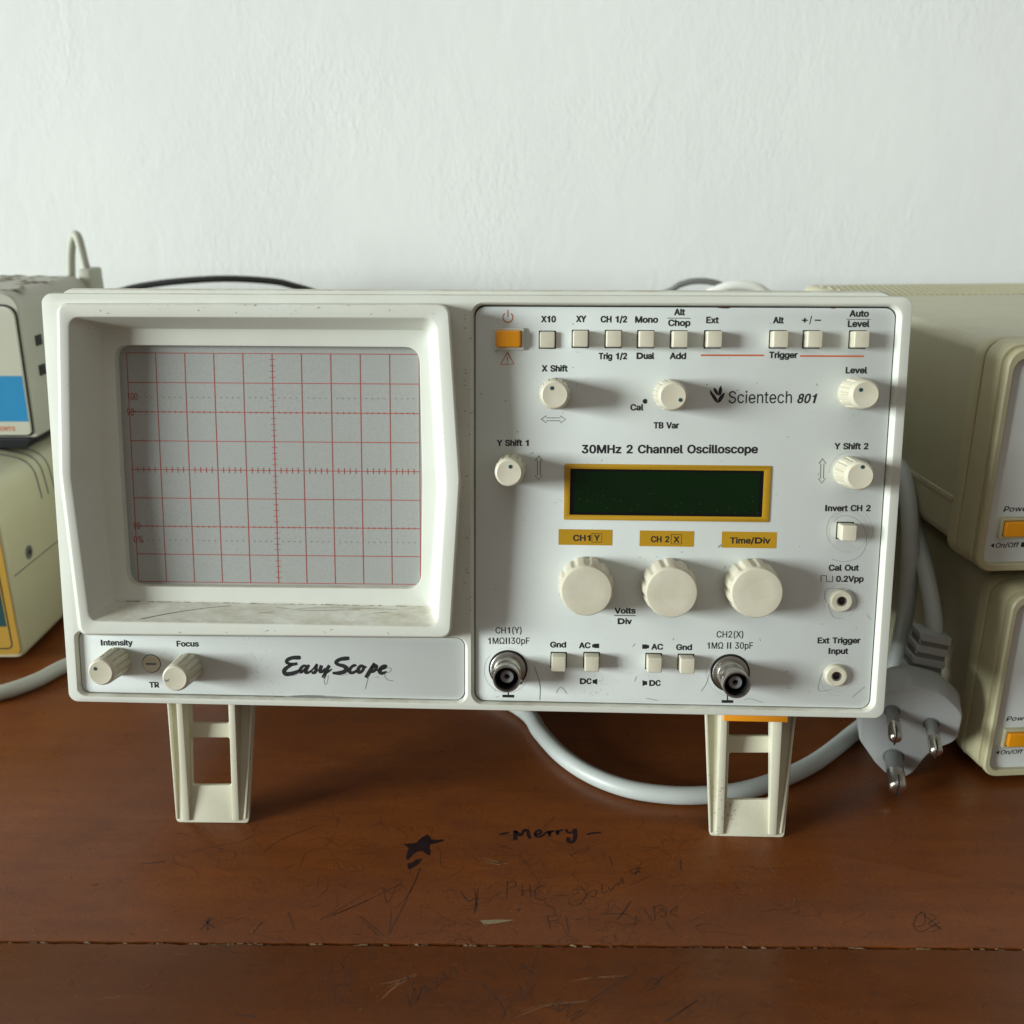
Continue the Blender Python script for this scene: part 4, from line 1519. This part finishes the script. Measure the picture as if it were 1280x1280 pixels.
supply(189.0, 340.0, 3.0, 'cream instrument with an orange power switch standing on the table under its twin', 0, 80.0, -1.0, (6.4, 13.2), (7.2, 24.4), (5.4, 9.1), 2.6, 3.0)
supply(175.0, 345.0, 90.2, 'cream instrument with an orange power switch lying on top of another at right', 0, 85.0, -1.6, (7.6, 13.2), (8.6, 23.4), (5.9, 9.0), 2.7, 3.2)

# ================================================================== the two instruments stacked on the left
# lower: cream case with a gold and teal front
t = empty('bench_instrument', (-0.2425, 0.443, 0.004), 'cream instrument with gold and dark teal front standing on the table at left', 'instrument')
W = 230.0
mb = MB()


def csec(g=0.0, x_r=0.0):
    """cross-section: right side at x=0, wide rounding above"""
    pts = [(-W + g, 0.8 + g), (0 - g - .4, 0.8 + g), (-.2 - g, 44), (-.6 - g, 72), (-2.6 - g, 91.0 - g), (-24, 95.6 - g), (-W + 24, 95.6 - g), (-W + 2 + g, 91.0 - g)]
    return rpoly(pts, [4, 5, 8, 30, 20, 40, 40, 20], 6)


mb.loft([at(csec(1.5), 1.8), at(csec(.6), 1.5), at(csec(.1), .6), at(csec(0), -.6), at(csec(0), -185), at(csec(2), -187)], True, True)
c_ = mb.build('case', CREAM_L, t)
mb = MB()                                  # moulded seam line along the side
mb.box(-.5, .08, 1, 184, 43.8, 44.25)
mb.build('seam_line', SLEEVE, c_)
mb = MB()
sp = on_side(33, 690, -244.0)
mb.lathe([(3.6, 0), (3.5, .22), (2.4, .24), (2.2, .1)], (0, 0), 28)
mb.v = [(-v[1] - .25, v[0] + sp[1] - 443, v[2] + sp[2] - 4) for v in mb.v]
scw = mb.build('side_screw', SLEEVE, c_)
mb = MB()
mb.box(.42, .52, sp[1] - 443 - 1.9, sp[1] - 443 + 1.9, sp[2] - 4 - .35, sp[2] - 4 + .35)
mb.box(.43, .53, sp[1] - 443 - .35, sp[1] - 443 + .35, sp[2] - 4 - 1.9, sp[2] - 4 + 1.9)
mb.build('screw_cross', DARK, scw)
for k in range(3):                         # grooves that run over the shoulder
    y0 = 41 + k * 7.5
    mb = MB()
    sec = [p for p in csec(-.06) if p[0] > -30 and p[1] > 60 + 2 * k]
    sec.sort(key=lambda p: (-p[1] + p[0] * .3))
    sec = sorted(sec, key=lambda p: math.atan2(p[1] - 70, p[0] + 40))
    top = [(p[0], y0 - .8, p[1]) for p in sec]
    bot = [(p[0], y0 + .8, p[1]) for p in sec]
    mb.loft([top, bot], closed=False)
    mb.build('shoulder_groove', SLEEVE, c_, fix=False)
mb = MB()                                  # gold front plate, its outline print and the teal band
fp = rpoly([(-W + 4, 3.0), (-2.1, 3.0), (-2.6, 88), (-W + 4, 88)], [3, 3.5, 10, 10], 6)
mb.plate([fp], 1.7, 2.3, .1, 1)
gp = mb.build('front_plate', GOLD, t)
zp = lambda x, y: tuple(np.array(on_front(x, y, 441.0))[[0, 2]] - np.array([-244.0, 4.0]))
mb = MB()
pl = lambda p, e=0: (p[0], -2.36 - e, p[1])
mb.ribbon(rpoly([(-W + 12, 6.4), (-5.6, 6.4), (-6.0, 82), (-W + 12, 82)], 3.0, 6) + [(-W + 12.0, 9.4)], .7, pl)
mb.build('outline_print', INK, gp, fix=False)
za, zb = zp(0, 783)[1], zp(0, 711)[1]
mb = MB()
mb.add([(-W + 12.6, -2.34, za), (-6.6, -2.34, za), (-6.8, -2.34, zb), (-W + 12.6, -2.34, zb)], [(0, 1, 2, 3)])
mb.build('teal_band', TEALBAND, gp, fix=False)

# upper: grey case with white and blue front, on a black base
t = empty('bench_instrument', (-0.243, 0.490, 0.1066), 'grey steel instrument with white and blue front, stacked on the cream one at left', 'instrument')
mb = MB()
mb.plate([rrect(-215, 0.0, -5, 5.5, 1.5, 4)], -84, 1.2, .8, 2)
mb.v = [(v[0] + (1.5 if v[2] > 3 else 0), v[1], v[2] - 6.5) for v in mb.v]
mb.build('base', BLACKP, t)
mb = MB()
H2 = 72.0
sec0 = rpoly([(-220, -1.0), (.2, -1.0), (1.0, H2), (-221, H2)], [2, 2, 10, 10], 6)
mb.loft([at(grow(sec0, -.5), .3), at(sec0, -.4), at(sec0, -82), at(grow(sec0, -1), -83)], True, True)
c_ = mb.build('case', GREYCASE, t)
mb = MB()                                  # white front panel
fpoly = rpoly([(-214, .6), (-2.2, .6), (-1.0, H2 - 6.5), (-214, H2 - 6.5)], [3, 3.0, 6.0, 6], 6)
mb.plate([fpoly], .2, 1.6, .4, 2)
fp = mb.build('front_panel', WHITEP, t)
mb = MB()
mb.plate([grow(fpoly, .9)], .05, .55, .1, 1)
mb.build('panel_gap', DARK, t)
zp = lambda x, y: tuple(np.array(on_front(x, y, 488.3))[[0, 2]] - np.array([-243.0, 106.6]))
b0, b1 = zp(38, 527), zp(28, 470)
mb = MB()
mb.add([(-213, -1.66, b0[1]), (-2.6, -1.66, b0[1]), (-2.2, -1.66, b1[1]), (-213, -1.66, b1[1])], [(0, 1, 2, 3)])
mb.build('blue_band', BLUE, fp, fix=False)
mb = MB()
p0, p1 = zp(0.5, 538.5), zp(19.5, 538.5)
text_into(mb, 'ENTS', p0, p1, 2.2, lambda p, e=0: (p[0], -1.68 - e, p[1]), .22)
mb.build('red_lettering', INK_RED, fp, fix=False)
for px, py in ((47.5, 425), (52.5, 462)):  # vent slots in the side
    s_ = on_side(px, py, -242.4)
    mb = MB()
    y_, z_ = s_[1] - 490, s_[2] - 106.6
    mb.box(.3, 1.25, y_ - 3.2, y_ + 3.2, z_ - 2.6, z_ + 2.6)
    mb.build('vent_slot', CAVITY, c_)
# flaking paint and dirt on the lid
DIRT = mat('flaked_dirt', (0.17, 0.14, 0.10), 0.9, var=0.4, scale=300, bump=0.1)
mb = MB()
rng = random.Random(3)
for k in range(46):
    cx_, cy_ = -rng.uniform(2, 60), rng.uniform(3, 86)
    n_ = rng.randint(5, 8)
    rx, ry = rng.uniform(.8, 5.5), rng.uniform(.7, 3.0)
    vs = [(cx_, cy_, H2 + .5)] + [(cx_ + rx * math.cos(6.283 * i / n_) * rng.uniform(.5, 1.2), cy_ + ry * math.sin(6.283 * i / n_) * rng.uniform(.5, 1.2), H2 + .08) for i in range(n_)]
    mb.add(vs, [(0, 1 + i, 1 + (i + 1) % n_) for i in range(n_)])
tag(mb.build('flaked_dirt', DIRT, c_, fix=False), kind='stuff')
# folded carrying handle at the back
hz = lambda x, y, yy: tuple(np.array(on_front(x, y, yy)) - np.array([-243.0, 490.0, 106.6]))
mb = MB()
mb.tube([hz(89, 356, 592), hz(88.5, 318, 592), hz(91, 299, 591), hz(94.5, 293.5, 589), hz(98.5, 300, 587), hz(104, 322, 585), hz(110, 347, 583), hz(112, 360, 583)], 2.5, 12, 8)
mb.build('handle', GREYCASE, t)
mb = MB()
a_, b_ = hz(112, 357, 588), hz(124, 334, 588)
mb.box(a_[0], b_[0], 84, 102, a_[2] - 12, b_[2])
mb.build('rear_box', GREYCASE, t, bevel=1.2)

# ================================================================== cords
cz = 3.9
lp = [tuple(on_table(px, py, cz)) for px, py in ((640, 868), (655, 889), (675, 915), (702, 944), (738, 968), (782, 985), (830, 993), (875, 994), (925, 989), (975, 974), (1020, 952), (1062, 920))]
lp = [(-40, 470, cz), (-22, 425, cz)] + lp[1:]
pcord = empty('mains_lead', (0.16, 0.345, 0.0), 'grey mains cord looped under the oscilloscope, ending in a three-pin plug', 'power cord')
PO = np.array([160, 345, 0])


def rel(p):
    return tuple(np.array(p) - PO)


up = [tuple(on_front(u, v_, y_)) for u, v_, y_ in ((1096, 889, 383), (1117, 835, 382), (1132, 765, 382), (1137.5, 690, 384), (1135.5, 630, 392), (1126, 585, 408), (1105, 570, 435))]
mb = MB()
mb.tube([rel(p) for p in lp + up], 3.55, 20, 8)
mb.build('cord', CORD, pcord)
end = [tuple(on_front(u, v_, y_)) for u, v_, y_ in ((1168, 800, 363), (1166.5, 768, 366), (1160, 728, 374), (1151, 690, 386), (1141, 655, 397), (1131, 620, 410), (1114, 590, 436))]
mb = MB()
mb.tube([rel(p) for p in end], 3.4, 20, 8)
mb.build('cord', CORD, pcord)

# plug: face plane nearly upright, facing the viewer
pin_dir = -ray(1000, -40)
pin_dir = Vector(pin_dir / np.linalg.norm(pin_dir))
c0 = Vector(on_front(1140, 915, 341.0))
zax = Vector((0, 0, 1))
xax = zax.cross(-pin_dir).normalized()     # to the right
xax = Vector((1, 0, 0)) - pin_dir * pin_dir.x
xax.normalize()
yax = -pin_dir                             # into the plug
zup = xax.cross(yax).normalized()
PM = Matrix(((xax.x, yax.x, zup.x, c0.x * MM), (xax.y, yax.y, zup.y, c0.y * MM), (xax.z, yax.z, zup.z, c0.z * MM), (0, 0, 0, 1)))


def on_plug(px, py, dep=0.0):
    d = Vector(ray(px, py))
    o = Vector(CAM) * 1000
    n = pin_dir
    s = ((c0 + n * dep - o).dot(n)) / d.dot(n)
    p = o + d * s - c0
    return (p.dot(xax), p.dot(zup))


plug = bpy.data.objects.new('plug', None)
COL.objects.link(plug)
plug.parent = pcord
plug.matrix_local = Matrix.Translation(-Vector(PO) * MM) @ PM
pts = [on_plug(*p) for p in ((1112, 862), (1140, 858), (1180, 868), (1205, 893), (1197, 927), (1162, 941), (1143, 966), (1128, 975), (1108, 969), (1094, 955), (1074, 926), (1074, 895), (1090, 876))]
ol = rpoly(pts, [5, 8, 9, 8, 7, 14, 10, 6, 6, 8, 7, 7, 6], 4)
mb = MB()
mb.loft([at(grow(ol, -1.4), 0), at(grow(ol, -.5), -.3), at(ol, -1.2), at(grow(ol, .5), -12), at(grow(ol, -2), -17), at(grow(ol, -5), -19)], True, True)
body = mb.build('plug_body', PLUGM, plug)
for (bx, by), (tx, ty), r_, ln in (((1115, 889), (1113, 914), 2.45, 17), ((1164, 905), (1174, 930), 2.45, 17), ((1117, 946), (1121, 977), 3.5, 19)):
    c = on_plug(bx, by, 0)
    mb = MB()
    mb.lathe([(r_ + .7, -.1), (r_ + .7, .06)], c, 28)
    mb.lathe([(r_ * .96, 0), (r_ * .96, ln * .52)], c, 28)
    pin = mb.build('pin', SLEEVE, plug)
    mb = MB()
    mb.lathe([(r_, ln * .5), (r_, ln - 1.6), (r_ * .93, ln - .9), (r_ * .72, ln - .3), (r_ * .4, ln), (r_ * .1, ln + .05)], c, 28)
    mb.build('pin_tip', STEEL, pin)
    mb = MB()
    mb.box(c[0] - .28, c[0] + .28, -(ln + .12), -(ln - 5), c[1] - r_ - .03, c[1] + r_ + .03)
    mb.build('pin_slit', CAVITY, pin)
# neck and ribbed strain relief
nk = [on_front(1150, 872, 352), on_front(1148, 852, 354), on_front(1150, 836, 357)]
ring_mb, slot_mb = MB(), MB()
for k in range(9):
    q_ = k / 8
    u, v_ = 1164.5 - 17.5 * q_, 793 + 57 * q_
    slot = k % 2 == 1
    p = on_front(u, v_, 361.5)
    w2 = (7.3 + .5 * q_) - (.55 if slot else 0)
    t2 = 1.55 if not slot else 1.3
    dpt = 4.9 if not slot else 4.45
    lo = rrect(-w2 * .9, -t2, w2 * .9, t2, .6 if not slot else .3, 3)
    lps = []
    for dd, g in ((-dpt, -.6), (-dpt + .7, 0), (dpt - .7, 0), (dpt, -.6)):
        lps.append([rel((p[0] + a_ + (g if a_ > 0 else -g), p[1] + dd, p[2] + b_ - a_ * .20)) for a_, b_ in lo])
    (slot_mb if slot else ring_mb).loft(lps, True, True)
ring_mb.build('strain_relief', PLUGM, pcord)
slot_mb.build('relief_slots', SLEEVE, pcord)
mb = MB()
pts = [rel(on_front(1166, 790, 361.5)), rel(on_front(1160, 815, 361.5)), rel(on_front(1152, 842, 361)), rel(on_front(1145, 866, 357)), rel(on_front(1142, 890, 352))]
mb.tube(pts, [3.3, 3.6, 4.4, 7.0, 8.5], 24, 6)
mb.build('plug_neck', PLUGM, pcord)

# other cords
mb = MB()
mb.tube([tuple(on_table(px, py, cz)) for px, py in ((-160, 875), (-60, 876), (0, 866), (45, 851), (90, 829))] + [(-190, 470, cz), (-150, 520, cz), (-110, 590, cz)], 3.6, 18, 8)
o = mb.build('cable', CORD_DK)
tag(o, 'dull grey cable lying on the table left of the oscilloscope', 'cable')
mb = MB()
mb.tube([(-300, 632, 3), (-296, 632, 60), (-280, 632, 120)] + [tuple(on_front(px, py, 632)) for px, py in ((122, 376), (150, 364.5), (178, 357.5), (224, 351.6), (283, 348.4), (340, 351.5), (367, 357.3), (395, 366), (420, 379))] + [(-88, 632, 120), (-76, 632, 60), (-72, 632, 3)], 2.1, 14, 8)
o = mb.build('cable', BLACKCORD)
tag(o, 'black cable arching up behind the screen end of the oscilloscope', 'cable')
mb = MB()
mb.tube([(82, 640, 3), (84, 640, 90), (90, 640, 150)] + [tuple(on_front(px, py, 640)) for px, py in ((842, 361), (857, 353.5), (875, 351.2), (893, 353.5), (906, 361))] + [(140, 640, 150), (146, 640, 90), (148, 640, 3)], 2.0, 14, 8)
o = mb.build('cable', SLEEVE)
tag(o, 'dark grey cable arching up behind the knob end of the oscilloscope', 'cable')
mb = MB()
mb.tube([(118, 625, 3), (120, 625, 90), (124, 625, 150)] + [tuple(on_front(px, py, 625)) for px, py in ((886, 370), (897, 363), (912, 358.2), (928, 357.2), (946, 360), (960, 369))] + [(176, 625, 150), (180, 625, 90), (182, 625, 3)], 3.2, 14, 8)
o = mb.build('cable', WHITECORD)
tag(o, 'white cable peeping over the oscilloscope beside the stacked units', 'cable')

# print and wear too fine to pick apart piece by piece
for o in bpy.data.objects:
    if o.name.split('.')[0] in ('printed_lettering', 'red_lettering', 'label_lettering', 'ring_marks', 'scuffs', 'pencil_scratches', 'dotted_graticule', 'graticule', 'edge_grime', 'outline_print'):
        o['kind'] = 'stuff'
